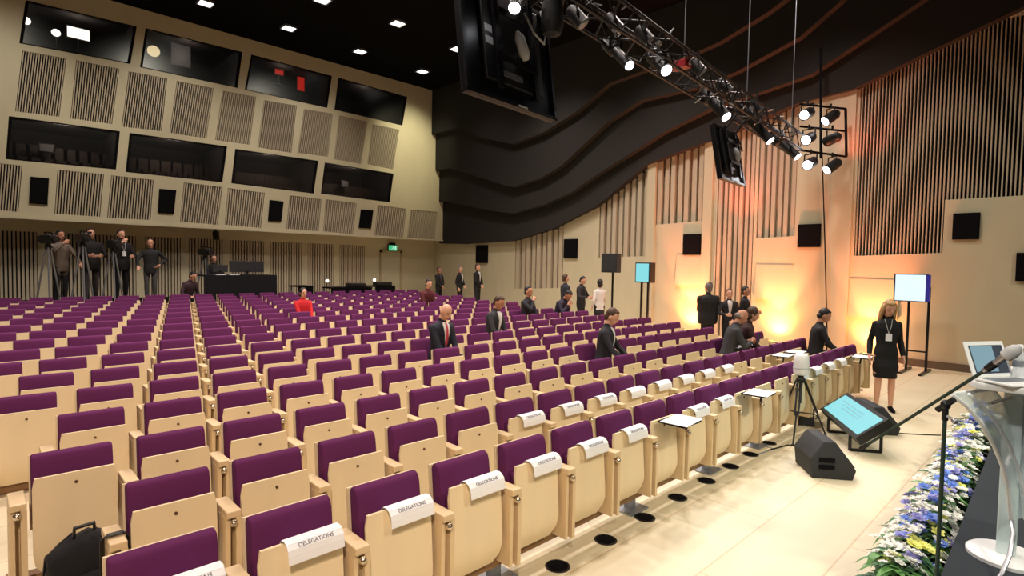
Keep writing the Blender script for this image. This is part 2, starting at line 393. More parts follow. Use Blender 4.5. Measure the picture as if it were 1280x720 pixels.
# --- lower back wall with slatted bays and the exit door
LZT = ZB
def YLQ(u, v): return at_y(u, v, YL)
posts_u = [-20, 54, 176, 231, 283, 334, 381, 421, 459]
wl_outer = [Vector((-6, YL, 0.3)), Vector((16.3, YL, 0.3)), Vector((16.3, YL, LZT)), Vector((-6, YL, LZT))]
du0, du1 = 478, 500
dx0 = YLQ(477, 340).x; dx1 = YLQ(499, 340).x; DZ = YLQ(490, 316).z
lower_holes = []; bays = []
for i in range(len(posts_u) - 1):
    xa = YLQ(posts_u[i], 330).x + 0.12; xb = YLQ(posts_u[i + 1], 330).x - 0.12
    bays.append([Vector((xa, YL, 2.78)), Vector((xb, YL, 2.78)), Vector((xb, YL, 0.45)), Vector((xa, YL, 0.45))])
wall_lower = wall_with_holes('wall_back_lower', wl_outer, bays, M['wall'], (0, 0.15, 0))
for q in bays:
    panel_slats(q, max(10, int((q[1].x - q[0].x) / 0.09)), 0.62, 0.1, (0, 1, 0), wall_lower)
b = MB(); b.box(dx0, dx1, YL - 0.05, YL - 0.005, 0.42, DZ)
door = structure(b.build('door_1', M['wall']))
b = MB(); b.box(dx0 - 0.1, dx0, YL - 0.07, YL - 0.003, 0.42, DZ + 0.1); b.box(dx1, dx1 + 0.1, YL - 0.07, YL - 0.003, 0.42, DZ + 0.1); b.box(dx0 - 0.1, dx1 + 0.1, YL - 0.07, YL - 0.003, DZ, DZ + 0.1); b.build('door_frame', M['rib_back'], door)
b = MB(); b.tube([(dx0 + 0.12, YL - 0.06, 1.45), (dx0 + 0.12, YL - 0.11, 1.45), (dx0 + 0.26, YL - 0.11, 1.45)], 0.012, 8); b.build('door_handle', M['chrome'], door, smooth=True)
p = YLQ(489, 310); t = thing('exit_sign', 'green lit running-man exit sign above the back wall door', 'sign', p, 0)
b = MB(); b.box(-0.19, 0.19, -0.16, -0.12, -0.11, 0.11); b.build('sign_face', M['exitgreen'], t)
b = MB(); b.box(-0.2, 0.2, -0.12, -0.08, -0.12, 0.14); b.box(-0.12, 0.12, -0.14, -0.03, 0.11, 0.22); b.build('housing', M['matt_black'], t)
b = MB(); b.ell((-0.01, -0.165, 0.06), (0.018, 0.006, 0.018)); b.bar((0, -0.165, 0.045), (-0.03, -0.165, -0.01), 0.01, 0.025, (0, 1, 0)); b.bar((-0.03, -0.165, -0.01), (0.01, -0.165, -0.05), 0.01, 0.016, (0, 1, 0)); b.bar((-0.03, -0.165, -0.01), (-0.07, -0.165, -0.05), 0.01, 0.016, (0, 1, 0)); b.bar((0, -0.165, 0.03), (0.045, -0.165, 0.0), 0.01, 0.013, (0, 1, 0)); b.box(0.08, 0.14, -0.167, -0.162, -0.07, 0.07)
b.build('running_man', M['exitwhite'], t)
p = YLQ(265, 293); t = thing('soffit_spotlight', 'small black spotlight under the soffit above the camera desk', 'lamp', (p.x, YL - 0.4, ZB - 0.02), 0)
b = MB(); b.tube([(0, 0, 0), (0, 0, -0.12)], 0.03, 8); b.build('mount', M['black'], t, smooth=True)
b = MB(); b.tube([(0, 0, -0.1), (0, -0.08, -0.36)], 0.1, 12); b.build('lamp_body', M['black'], t, smooth=True)

# --- the tall wood wall beside the seats (x = XW)
R = lambda *p: [at_x(u, v, XW) for u, v in p]
def rect_x(u0, u1, vb, zt, vb2=None):   # opening with vertical sides; bottom from pixels, top at height zt
    a = at_x(u0, vb, XW); c = at_x(u1, vb2 if vb2 else vb - 2, XW)
    return [Vector((XW, a.y, zt)), Vector((XW, c.y, zt)), Vector((XW, c.y, c.z)), Vector((XW, a.y, a.z))]
def ztop(u, v): return at_x(u, v, XW).z
RIBS = [(643, 703, 361, ztop(703, 270), 360, 9, 0.62), (748, 809, 322, ztop(806, 190), 320, 8, 0.6), (819, 879, 281, ztop(879, 165), 276, 7, 0.6),
        (891, 937, 420, ztop(938, 140), 420, 7, 0.6), (945, 993, 298, ztop(990, 120), 295, 6, 0.6)]
rh = [rect_x(a, c, d, e, f) for a, c, d, e, f, n, fr in RIBS]
YF = -5.5
fa = at_x(1067, 320, XW); fb = at_x(1178, 316, XW); fc = at_x(1178, 250, XW)
fineA = [Vector((XW, fa.y, 7.3)), Vector((XW, fb.y, 7.3)), Vector((XW, fb.y, fb.z)), Vector((XW, fa.y, fa.z))]
fineB = [Vector((XW, fb.y - 0.001, 7.3)), Vector((XW, YF + 0.5, 7.3)), Vector((XW, YF + 0.5, fc.z)), Vector((XW, fb.y - 0.001, fc.z))]
fine = [Vector((XW, fa.y, 7.3)), Vector((XW, YF + 0.5, 7.3)), Vector((XW, YF + 0.5, fc.z)), Vector((XW, fb.y, fc.z)), Vector((XW, fb.y, fb.z)), Vector((XW, fa.y, fa.z))]
wo = [Vector((XW, 21.0, 0)), Vector((XW, YF, 0)), Vector((XW, YF, ZT)), Vector((XW, 21.0, ZT))]
wall_right = wall_with_holes('wall_right', wo, rh + [fine], M['wall'], (0.12, 0, 0))
for q, (a, c, d, e, f, n, fr) in zip(rh, RIBS): panel_slats(q, n, fr, 0.13, (1, 0, 0), wall_right, 'rib_panel', 'rib_back', 0.17, dodge=0.04)
panel_slats(fineA, int(abs(fa.y - fb.y) / 0.068), 0.36, 0.1, (1, 0, 0), wall_right, 'slat_panel')
panel_slats(fineB, int(abs(fb.y - YF - 0.5) / 0.068), 0.36, 0.1, (1, 0, 0), wall_right, 'slat_panel')
# raised ledges where the wall boards step out
LEDGE = [((845, 357), (884, 357)), ((944, 374), (998, 374)), ((1060, 398), (1122, 396)), ((998, 331), (1062, 270)), ((1096, 330), (1122, 330)), ((818, 285), (888, 281))]
lb = MB()
for (a, c) in LEDGE[:3]:
    pa = at_x(a[0], a[1], XW); pc = at_x(c[0], c[1], XW); z = (pa.z + pc.z) / 2
    lb.hexa([(XW - 0.07, pc.y, z), (XW + 0.01, pc.y, z - 0.0), (XW + 0.01, pa.y, z), (XW - 0.07, pa.y, z), (XW - 0.015, pc.y, z + 0.9), (XW + 0.01, pc.y, z + 0.9), (XW + 0.01, pa.y, z + 0.9), (XW - 0.015, pa.y, z + 0.9)])
lb.build('wall_board', M['wall'], wall_right)
for i, (u0, u1) in enumerate([(995, 1064), (809, 819), (879, 890)]):
    pa = at_x(u0, 300, XW); pc = at_x(u1, 300, XW)
    b = MB(); b.box(XW - 0.09, XW + 0.01, pc.y, pa.y, 0, ZT - 0.4); b.build('pilaster', M['wall'], wall_right)
b = MB(); pa = at_x(1125, 300, XW); b.box(XW - 0.06, XW, YF, pa.y, 0, 0.16); structure(b.build('baseboard_right', mat('baseboard_dark', srgb(96, 82, 66), 0.6)))
RSP = [((596, 307), (610, 307), (610, 329), (596, 329)), ((706, 299), (722, 298), (722, 323), (706, 323)), ((855, 293), (876, 291), (876, 318), (855, 319)),
       ((1000, 281), (1027, 279), (1027, 309), (1000, 310)), ((1192, 267), (1223, 265), (1224, 299), (1193, 300)), ((1271, 316), (1300, 314), (1300, 352), (1271, 353))]
for i, q in enumerate(RSP):
    pa = at_x(*q[0], XW); pc = at_x(*q[2], XW)
    qq = [Vector((XW, pa.y, pa.z)), Vector((XW, pc.y, pa.z)), Vector((XW, pc.y, pc.z)), Vector((XW, pa.y, pc.z))]
    off = 0.08 if i == 3 else 0
    wall_speaker('black speaker on the long wood wall, ' + ['nearest the back corner of the hall', 'between the rib panels behind the standing trio', 'above the orange glow behind the dark-coated man', 'beside the hanging cable by the lamp ladder', 'under the stepped edge of the fine slat panel', 'low at the stage end of the wall'][i], [p - Vector((off, 0, 0)) for p in qq], (-1, 0, 0), 0.05)
# hanging cable beside the pilaster speaker
p0 = at_x(1026, 200, XW - 0.14); p1 = at_x(1031, 300, XW - 0.14); p2 = at_x(1034, 425, XW - 0.14)
b = MB(); b.tube([(p0.x, p0.y, 5.3), p1, p2, (p2.x, p2.y, 0.02)], 0.014, 6)
tag(b.build('wall_cable', M['matt_black'], smooth=True), 'thin dark cable hanging down the wood wall beside a speaker', 'cable')

# --- stepped black bulkhead above the wood wall
E0 = [(549, 304), (580, 305), (640, 301), (690, 286), (745, 258), (808, 206), (850, 189), (900, 172), (960, 144), (1000, 128), (1065, 112), (1160, 65), (1280, 8)]
E1 = [(556, 252), (600, 261), (640, 267), (680, 256), (715, 240), (745, 219), (780, 197), (830, 165), (890, 135), (960, 112), (1014, 93), (1150, 2), (1210, -40)]
E2 = [(562, 210), (600, 222), (640, 234), (675, 223), (702, 207), (725, 185), (760, 152), (800, 126), (870, 110), (920, 90), (1000, 46), (1050, 2), (1090, -40)]
E3 = [(570, 160), (600, 172), (640, 180), (680, 165), (720, 140), (760, 105), (800, 90), (860, 70), (900, 52), (960, 15), (1000, -15), (1030, -40), (1060, -60)]
XS = [XW - 0.2, XW - 0.42, XW - 0.64, XW - 0.86]
EDG = [[at_x(u, v, X) for u, v in e] for e, X in zip((E0, E1, E2, E3), XS)]
EDG[0].insert(0, Vector((XS[0], 20.0, EDG[0][0].z)));
for e in EDG[1:]: e.insert(0, Vector((e[0].x, 20.0, e[0].z)))
for e in EDG:
    d = (e[-1] - e[-2]); e.append(e[-1] + d * 2.0)
    for q in e: q.z = min(q.z, ZT)
for i in range(4):
    mb = MB(); e = EDG[i]; n = len(e)
    for k in range(n - 1):
        a, c = e[k], e[k + 1]
        ta = Vector((a.x, a.y, ZT + 0.1)); tc = Vector((c.x, c.y, ZT + 0.1))
        mb.hexa([a, c, c + Vector((0.42, 0, 0.0)), a + Vector((0.42, 0, 0.0)), ta, tc, tc + Vector((0.42, 0, 0)), ta + Vector((0.42, 0, 0))])
    mb.build('acoustic_band', M['bulk'], ceiling, smooth=True)

# ------------------------------------------------------------------ lights of the house
DL = [(257, 5), (361, 36), (403, 1), (450, 65), (497, 30), (528, 90), (571, 62), (652, 28), (714, 60), (878, 11)]
nm = ['over the first upper booth', 'over the second upper booth', 'at the top edge above the third booth', 'over the third upper booth', 'beside the large hanging screen, glaring', 'over the fourth upper booth', 'half hidden by the large hanging screen', 'seen above the large hanging screen', 'between the large hanging screen and the truss', 'high beyond the truss']
for k, (u, v) in enumerate(DL):
    p = at_z(u, v, ZT - 0.06)
    t = thing('ceiling_downlight', 'square white downlight in the black ceiling ' + nm[k], 'light', (p.x, p.y, ZT), 0, 'ceiling downlights')
    b = MB(); b.box(-0.17, 0.17, -0.17, 0.17, -0.03, -0.02); b.build('diffuser', M['down'], t)
    b = MB()
    for s_ in (-1, 1): b.box(s_ * 0.19 - 0.02, s_ * 0.19 + 0.02, -0.21, 0.21, -0.06, 0); b.box(-0.21, 0.21, s_ * 0.19 - 0.02, s_ * 0.19 + 0.02, -0.06, 0)
    b.build('bezel', M['silver'], t)
for x in (0.5, 4.5, 8.5, 12.0):
    for y, e_ in ((4.5, 860), (8.5, 1050), (12.5, 1000), (16.0, 230)):
        spot('house_light', (x, y, ZT - 0.15), (x, y, 0), e_, (1.0, 0.86, 0.78), 120, 0.8, 0.25)
# back wall washers
for x in (0.5, 4.5, 8.5):
    spot('wall_washer', (x, 15.5, 9.2), (x, 20.2, 5.0), 560, (1.0, 0.92, 0.78), 75, 1.0, 0.3)
spot('wall_washer', (12.6, 16.5, 9.2), (13.2, 20, 6.6), 900, (1.0, 0.92, 0.62), 60, 1.0, 0.2)
# stage wash from above the stage, behind the viewpoint
for (l, tg, e, an) in [((2.5, -3.5, 6.5), (5.0, 2.2, 0), 960, 62), ((7.5, -3.5, 6.8), (8.0, 2.2, 0), 930, 62), ((12, -3.0, 7), (13.5, 3.0, 1.5), 520, 85), ((-1.5, -2.0, 6.0), (0.6, 4.2, 0.3), 1700, 66)]:
    spot('stage_wash', l, tg, e, (1.0, 0.96, 0.76) if l[0] > 0 else (1.0, 0.78, 0.62), an, 0.9, 0.25)

# ------------------------------------------------------------------ seats
SP = 0.55
def row_y(r): return 2.766 + 0.85 * r
def row_base(r):
    zt = [0.876, 0.878, 0.894, 0.925][r] if r < 4 else 0.925 + 0.019 * (r - 3)
    return zt - 0.775
def seat_x(r, k): return 0.585 + 0.205 * r + SP * k
def k_range(r):
    k0 = -(r // 2); k1 = int(math.floor((11.25 - 0.79 - 0.205 * r) / SP)); return k0, min(k1, 18)

def board_mb(open_=False):
    # moulded plywood underside of the tip-up seat: rounded outline, gently curved
    mb = MB(); n = 9; W = 0.208; rows = []
    for j in range(n + 1):
        t = j / n                      # 0 bottom .. 1 top
        z = 0.075 + 0.585 * t
        w = W
        if t < 0.2: w = W - 0.045 * (1 - t / 0.2) ** 2
        if t > 0.93: w = W - 0.012 * ((t - 0.93) / 0.07) ** 2
        y = -0.205 + 0.045 * t + 0.06 * max(0, 0.3 - t) ** 2 / 0.09
        rows.append((w, y, z))
    V = []
    for (w, y, z) in rows: V += [(-w, y, z), (w, y, z), (w, y + 0.018, z), (-w, y + 0.018, z)]
    Fs = [(0, 1, 2, 3)[::-1], tuple(4 * n + i for i in range(4))]
    for j in range(n):
        for a in range(4): Fs.append((4 * j + a, 4 * j + (a + 1) % 4, 4 * j + 4 + (a + 1) % 4, 4 * j + 4 + a))
    mb.add(V, Fs); return mb
def make_seat(detail, occupied=False):
    t = thing('auditorium_seat', 'seat', 'seat'); ks = []
    b = MB(); n = 5                       # back cushion with a rolled top edge
    prof = [(-0.115, 0.36), (-0.085, 0.55), (-0.06, 0.72), (-0.045, 0.762), (-0.01, 0.775), (0.02, 0.765), (0.03, 0.74), (0.01, 0.55), (-0.015, 0.36)]
    b.prism([(-0.205, y, z) for y, z in prof], (0.41, 0, 0))
    ks.append(b.build('backrest', M['fabric'], t, smooth=True, bevel=0.014 if detail else 0, segs=2))
    b = MB(); b.prism([(-0.212, y, z) for y, z in [(0.0, 0.30), (0.036, 0.755), (0.05, 0.755), (0.014, 0.30)]], (0.424, 0, 0))
    ks.append(b.build('back_shell', M['seat_wood'], t))
    if occupied:
        b = MB(); b.box(-0.2, 0.2, -0.56, -0.12, 0.36, 0.378); ks.append(b.build('seat', M['seat_wood'], t, bevel=0.006))
        b = MB(); b.box(-0.195, 0.195, -0.55, -0.12, 0.378, 0.44); ks.append(b.build('seat_cushion', M['fabric'], t, bevel=0.02))
    else:
        s_ = board_mb().build('seat', M['seat_wood'], t, smooth=True)
        ks.append(s_)
        if detail:
            b = MB(); b.prism([(-0.185, -0.165, 0.17), (-0.185, -0.137, 0.605), (-0.185, -0.075, 0.60), (-0.185, -0.10, 0.17)], (0.37, 0, 0)); ks.append(b.build('seat_cushion', M['fabric'], t, bevel=0.02))
            b = MB(); b.tube([(0, -0.155, 0.6), (0, -0.172, 0.6)], 0.009, 8); c = b.build('screw', M['screw'], s_, smooth=True); reg(s_, c)
    # arm on the side towards +x, shared with the next seat
    def arm(x, suffix_parent):
        b = MB(); b.box(x - 0.039, x + 0.039, -0.255, -0.0, 0.518, 0.56); a_ = b.build('armrest', M['arm_wood'], suffix_parent, bevel=0.006 if detail else 0)
        b = MB(); b.box(x - 0.04, x - 0.014, -0.235, -0.03, 0.05, 0.52); b.box(x + 0.010, x + 0.04, -0.255, -0.03, 0.05, 0.52); b.box(x - 0.02, x + 0.02, -0.16, -0.06, 0.05, 0.519)
        p_ = b.build('side_panel', M['arm_wood'], suffix_parent)
        r_ = [a_, p_]
        if detail:
            b = MB(); b.ell((x - 0.005, -0.262, 0.494), (0.022, 0.022, 0.022), 10, 6); r_.append(b.build('hinge', M['chrome'], suffix_parent, smooth=True))
        return r_
    ks += arm(SP / 2, t)
    b = MB(); b.box(-SP / 2 + 0.0, SP / 2 - 0.0, -0.10, -0.02, 0.0, 0.06); ks.append(b.build('base_rail', M['rail_wood'], t))
    reg(t, *ks)
    return t, arm
ORD = ['first', 'second', 'third', 'fourth', 'fifth', 'sixth', 'seventh', 'eighth', 'ninth', 'tenth', 'eleventh', 'twelfth', 'thirteenth', 'fourteenth', 'fifteenth', 'sixteenth', 'seventeenth', 'eighteenth', 'nineteenth', 'twentieth', 'twenty-first', 'twenty-second', 'twenty-third', 'twenty-fourth', 'twenty-fifth', 'twenty-sixth', 'twenty-seventh', 'twenty-eighth']
NROW = 17
allseats = []
for r in range(NROW):
    k0, k1 = k_range(r)
    for k in range(k0, k1 + 1):
        P = (seat_x(r, k), row_y(r), row_base(r) + 0.7)
        u, v, d = to_px(P)
        if d > 0.5 and -45 < u < 1300 and v < 770: allseats.append((d, r, k, k0, k1))
allseats.sort()
keep, rest = allseats[:300], allseats[300:]
PEOPLE_SEATS = {}     # filled below: (row, k) of occupied seats
SIT = [('bald', 5, 548, 381), ('brown', 6, 613, 373), ('chin', 8, 657, 368), ('blur', 8, 699, 371), ('read', 3, 757, 389), ('phone', 2, 906, 397), ('end', 1, 1016, 394), ('red', 11, 382, 363), ('mate', 2, 921, 400), ('backblur', 12, 528, 353)]
for nm_, r, u, v in SIT:
    x = at_y(u, v, row_y(r) - 0.2).x
    k = round((x - 0.585 - 0.205 * r) / SP); PEOPLE_SEATS[(r, k)] = nm_
proto_hi, arm_hi = make_seat(True); proto_lo, arm_lo = make_seat(False); proto_occ, arm_oc = make_seat(True, True)
used = set()
SEAT = {}
for d, r, k, k0, k1 in keep:
    pr = proto_occ if (r, k) in PEOPLE_SEATS else (proto_hi if d < 8.5 else proto_lo)
    if pr.name in used: o = copy_tree(pr)
    else: o = pr; used.add(pr.name)
    o.location = (seat_x(r, k), row_y(r), row_base(r)); SEAT[(r, k)] = o
    o['category'] = 'seat'; o['group'] = 'plum auditorium seats'
    j = k1 - k
    o['label'] = 'plum tip-up seat, %s from the side aisle end, %s row from the stage' % (ORD[j], ORD[r])
    if k == k0:
        (arm_hi if d < 8.5 else arm_lo)(-SP / 2, o)
        if r > 0: b = MB(); b.box(-SP / 2 - 0.05, -SP / 2 + 0.05, -0.26, 0.03, -0.02, 0.055); b.build('end_skid', M['rail_wood'], o)
    if k == k1 and r == 0: b = MB(); b.box(SP / 2 + 0.03, SP / 2 + 0.045, -0.25, 0.03, 0.05, 0.52); b.build('end_panel', M['seat_wood'], o)
if proto_occ.name not in used: print('no occupied seat used')
# the seats farthest up the hall, past the three hundred nearest
sm = MB()
for d, r, k, k0, k1 in rest:
    x, y, z = seat_x(r, k), row_y(r), row_base(r)
    sm.cur = 0
    sm.prism([(x - 0.205, y + a, z + c) for a, c in [(-0.115, 0.36), (-0.06, 0.72), (-0.045, 0.762), (-0.01, 0.775), (0.03, 0.74), (-0.015, 0.36)]], (0.41, 0, 0))
    sm.cur = 1
    bm_ = board_mb(); sm.add([p + Vector((x, y, z)) for p in bm_.v], bm_.f)
    sm.box(x + SP / 2 - 0.045, x + SP / 2 + 0.045, y - 0.3, y, z + 0.06, z + 0.56)
    sm.box(x - SP / 2, x + SP / 2, y - 0.2, y + 0.02, z, z + 0.07)
if rest:
    o = sm.build('seat_rows', [M['fabric'], M['seat_wood']]); tag(o, 'last far rows of plum tip-up seats before the camera crew', 'seats', kind='stuff')
print('seats', len(allseats), len(keep))
# steel pedestals under the front row, one at every few seats
for x in (1.0, 2.5, 4.1, 5.5, 6.7, 8.2, 9.7):
    k = min(range(0, 19), key=lambda q: abs(seat_x(0, q) - x)); o = SEAT.get((0, k))
    if not o: continue
    lx = x - seat_x(0, k); zb = -row_base(0)
    b = MB(); b.box(lx - 0.13, lx + 0.13, -0.16, 0.06, zb, zb + 0.012); b.box(lx - 0.035, lx + 0.035, -0.085, -0.015, zb + 0.012, 0.0)
    for sx in (-0.105, 0.105):
        for sy in (-0.135, 0.035): b.tube([(lx + sx, sy, zb + 0.01), (lx + sx, sy, zb + 0.022)], 0.012, 8)
    b.build('pedestal', M['steel'], o)
# end panels where the rows stop
# reserved placards folded over the tipped-up boards
def placard(r, k, text, idx, row_words, dz=0.0, dx=0.045):
    x, y, z = seat_x(r, k) + dx, row_y(r), row_base(r)
    t = tag(bpy.data.objects.new('reserved_placard', None), row_words, 'sign', 'white placards folded over seats'); COL.objects.link(t); t.location = (x, y - 0.155, z + 0.668)
    w_ = 0.14; pts = [(0.045, -0.05), (0.03, -0.012), (0.012, 0.004), (-0.02, 0.008), (-0.045, 0.0), (-0.066, -0.022), (-0.074, -0.05), (-0.078, -0.085)]
    b = MB()
    for i in range(len(pts) - 1):
        (y0, z0), (y1, z1) = pts[i], pts[i + 1]
        b.hexa([(-w_, y0, z0), (w_, y0, z0), (w_, y1, z1), (-w_, y1, z1), (-w_, y0, z0 + 0.003), (w_, y0, z0 + 0.003), (w_, y1 - 0.002, z1 + 0.003), (-w_, y1 - 0.002, z1 + 0.003)])
    b.build('sheet', M['paper'], t)
    if text:
        n = Vector((0, -0.8, 0.6)).normalized(); X = Vector((1, 0, 0)); Y = n.cross(X)
        c = Vector((0, -0.0625, -0.006))
        mw = Matrix(((X.x, Y.x, n.x, c.x), (X.y, Y.y, n.y, c.y), (X.z, Y.z, n.z, c.z), (0, 0, 0, 1)))
        text_mesh('lettering', text, 0.027, M['ink'], t, mw)
    return t
P0 = [0, 1, 2, 3, 4, 5, 6, 8, 9]
PE0 = [13, 14, 15, 16]
for k in P0 + PE0:
    placard(0, k, 'DELEGATIONS' if k <= 9 else None, 0, 'white paper placard folded over the %s seat from the side aisle end, front row' % ORD[18 - k])
_, k11 = k_range(1)
for k in range(5, 13):
    placard(1, k, 'DELEGATIONS' if k < 8 else None, 0, 'white paper placard folded over the %s seat from the side aisle end, second row' % ORD[k11 - k])
# black writing tablets swung over the laps of a few seats, with papers
def tablet(r, k, words, paper=True):
    o = SEAT.get((r, k))
    if not o: return
    b = MB(); b.prism([(-0.19, -0.46, 0.668), (0.11, -0.46, 0.668), (0.16, -0.41, 0.668), (0.16, -0.21, 0.668), (-0.19, -0.21, 0.668)], (0, 0, 0.012)); b.build('writing_tablet', M['matt_black'], o)
    b = MB(); b.tube([(0.24, -0.25, 0.53), (0.24, -0.27, 0.648), (0.1, -0.33, 0.648)], 0.012, 8); b.build('tablet_arm', M['blackmetal'], o, smooth=True)
    if paper:
        P = Vector(o.location) + Vector((-0.02, -0.345, 0.681)); t = thing('paper_sheet', words, 'paper', P, 0.1, 'papers on writing tablets')
        b = MB(); b.box(-0.17, 0.17, -0.12, 0.12, 0, 0.004); b.build('sheet', M['paper'], t)
tablet(0, 7, 'white paper lying flat on the raised black tablet beside the folded front-row placards')
tablet(0, 10, 'white paper lying flat on a black tablet behind the tripod, front row')
tablet(0, 17, 'white paper on the black tablet near the end of the front row')
tablet(1, 15, 'white paper on a black tablet, third seat before the man at the row end')
tablet(1, 16, 'white paper on a black tablet, second seat before the man at the row end')
tablet(2, 15, 'white paper on a black tablet beside the two seated people with a phone')
tablet(2, 16, 'white paper on a black tablet below the man in the red-lit jacket')

# ------------------------------------------------------------------ floor fittings
hx = [(697, 708), (757, 675), (806, 647), (847, 622), (883, 601), (913, 583), (938, 568), (961, 554)]
for i, (u, v) in enumerate(hx):
    p = at_z(u, v, 0); t = thing('floor_vent', 'round black floor vent, %s in the line from the lower edge towards the tripod' % ORD[i], 'vent', p, 0, 'round floor vents')
    b = MB(); b.lathe([(0.088, 0.0005), (0.088, 0.004), (0.075, 0.006)], 28); b.build('rim', M['blackmetal'], t, smooth=True)
    b = MB(); b.lathe([(0.074, 0.003), (0.074, 0.0065), (0.02, 0.007)], 28)
    for k in range(-4, 5): b.box(-0.05, 0.05, k * 0.014 - 0.003, k * 0.014 + 0.003, 0.007, 0.009)
    b.build('grate', M['matt_black'], t)
for i, (u, v) in enumerate([(1061, 475), (1072, 487), (1081, 482)]):
    p = at_z(u, v, 0); t = thing('floor_vent', 'round black floor vent on the orange-lit floor by the woman, ' + ['nearest the seats', 'nearest the floor screen', 'nearest her feet'][i], 'vent', p, 0, 'round floor vents')
    b = MB(); b.lathe([(0.09, 0.0005), (0.09, 0.005), (0.02, 0.006)], 24); b.build('grate', M['matt_black'], t, smooth=True)
# flat hatch with a thin frame in the floor near the tripod
p = at_z(942, 562, 0); t = thing('floor_hatch', 'small rectangular floor hatch with a thin dark frame by the vents', 'hatch', p, -0.1)
b = MB()
for s_ in (-1, 1): b.box(s_ * 0.22 - 0.012, s_ * 0.22 + 0.012, -0.13, 0.13, 0.0005, 0.005); b.box(-0.22, 0.22, s_ * 0.12 - 0.012, s_ * 0.12 + 0.012, 0.0005, 0.005)
b.build('frame', M['steel'], t)
b = MB(); b.box(-0.208, 0.208, -0.108, 0.108, 0.0005, 0.003); b.build('lid', M['seat_wood'], t)

# ------------------------------------------------------------------ floor monitors, screens, tripod
def wedge(words, c, rz, W=0.62, D=0.44, H=0.36, badge=True, group='black floor wedge speakers'):
    t = thing('stage_monitor', words, 'speaker', c, rz, group)
    prof = [(-D / 2 + 0.03, 0), (D / 2, 0), (D / 2 + 0.02, H * 0.52), (D / 2 - 0.1, H), (D / 2 - 0.2, H), (-D / 2, 0.1)]
    b = MB(); b.prism([(-W / 2, y, z) for y, z in prof], (W, 0, 0)); b.build('cabinet', M['grille'], t, smooth=True, bevel=0.012)
    a = Vector((0, -D / 2, 0.1)); e = Vector((0, D / 2 - 0.2, H)); n = Vector((0, -(e.z - a.z), e.y - a.y)).normalized()
    a2 = lerp(a, e, 0.06); e2 = lerp(a, e, 0.95)
    b = MB(); b.quadslab([a2 + Vector((-W / 2 + 0.03, 0, 0)), a2 + Vector((W / 2 - 0.03, 0, 0)), e2 + Vector((W / 2 - 0.03, 0, 0)), e2 + Vector((-W / 2 + 0.03, 0, 0))], n * 0.012); b.build('front_grille', M['grille'], t)
    for s_ in (-1, 1):
        b = MB(); x = s_ * (W / 2 + 0.002); b.box(x - 0.006, x + 0.006, -0.0, 0.15, 0.10, 0.145); b.box(x - 0.006, x + 0.006, 0.0, 0.15, 0.17, 0.215); b.build('handle_recess', M['matt_black'], t)
    if badge:
        c2 = lerp(a, e, 0.12) + n * 0.014; b = MB(); b.quadslab([c2 + Vector((W / 2 - 0.10, 0, 0)), c2 + Vector((W / 2 - 0.05, 0, 0)), lerp(a, e, 0.19) + n * 0.014 + Vector((W / 2 - 0.05, 0, 0)), lerp(a, e, 0.19) + n * 0.014 + Vector((W / 2 - 0.10, 0, 0))], n * 0.002); b.build('badge', M['sticker'], t)
    return t
pc = at_z(1031, 598, 0)
wedge('black wedge stage monitor speaker on the floor in front of the cyan screen', (pc.x + 0.22, pc.y + 0.07, 0), math.radians(38), 0.47, 0.42, 0.38)
pc2 = at_z(1092, 540, 0)
wedge('black wedge stage monitor speaker behind the cyan screen near the woman', (pc2.x + 0.15, pc2.y + 0.05, 0), math.radians(38), 0.56, 0.42, 0.36)
# tilted cyan confidence screen: corners read on two heights
def screen_from(q, words, m, mode, back=0.05, cat='screen', bez=0.035):
    TL, TR, BR, BL = [Vector(p) for p in q]; c = (TL + TR + BR + BL) / 4
    n = (TR - TL).cross(BL - TL).normalized()
    if n.dot(CAM - c) < 0: n = -n
    t = thing('confidence_screen', words, cat, (c.x, c.y, 0 if mode == 'floor' else c.z)); o = Vector(t.location)
    X = (TR - TL).normalized(); Y = (TL - BL).normalized()
    e = [TL - o + (-X + Y) * bez, TR - o + (X + Y) * bez, BR - o + (X - Y) * bez, BL - o + (-X - Y) * bez]
    b = MB(); b.quadslab([e[3], e[2], e[1], e[0]], -n * back); b.build('casing', M['black'], t)
    b = MB(); b.quadslab([BL - o + n * 0.001, BR - o + n * 0.001, TR - o + n * 0.001, TL - o + n * 0.001], n * 0.003); b.build('display', m, t)
    return t, e, n, o
D0 = 6.0
cTL = at_z(1056, 496, 0.50); cTR = at_z(1104, 522, 0.44)
# plane of the screen: leaning back, bottom edge near the floor
cBL = at_z(1031, 510, 0.36); cBR = at_z(1080, 545, 0.20)
X = (at_z(1104, 526, 0.42) - at_z(1057, 494, 0.42))
qq = [at_z(1057, 494, 0.46), at_z(1104, 525, 0.44), None, at_z(1030, 510, 0.27)]; qq[2] = qq[1] + qq[3] - qq[0]
print('BR', to_px(qq[2]))
t, e, n, o = screen_from(qq, 'tilted cyan-lit confidence screen propped low on the floor', M['cyan'], 'floor', 0.10, bez=0.045)
for s_ in (0.2, 0.8):
    b = MB(); f0 = lerp(e[3], e[2], s_) - n * 0.06; f1 = lerp(e[0], e[1], s_) - n * 0.06
    b.bar(f0, (f0.x, f0.y, 0.01), 0.03, 0.03); b.bar(f1, (f1.x, f1.y, 0.01), 0.03, 0.03); b.bar((f0.x, f0.y, 0.015), (f1.x, f1.y, 0.015), 0.03, 0.03); b.build('stand', M['blackmetal'], t)
b = MB()
for k in range(3):
    yy = 0.75 - 0.14 * k; a = lerp(lerp(qq[3], qq[0], yy), lerp(qq[2], qq[1], yy), 0.12 + 0.08 * k) - o + n * 0.005; c = lerp(lerp(qq[3], qq[0], yy), lerp(qq[2], qq[1], yy), 0.7) - o + n * 0.005
    b.bar(a, c, 0.012, 0.002)
b.build('text_line', M['laptop'], t)
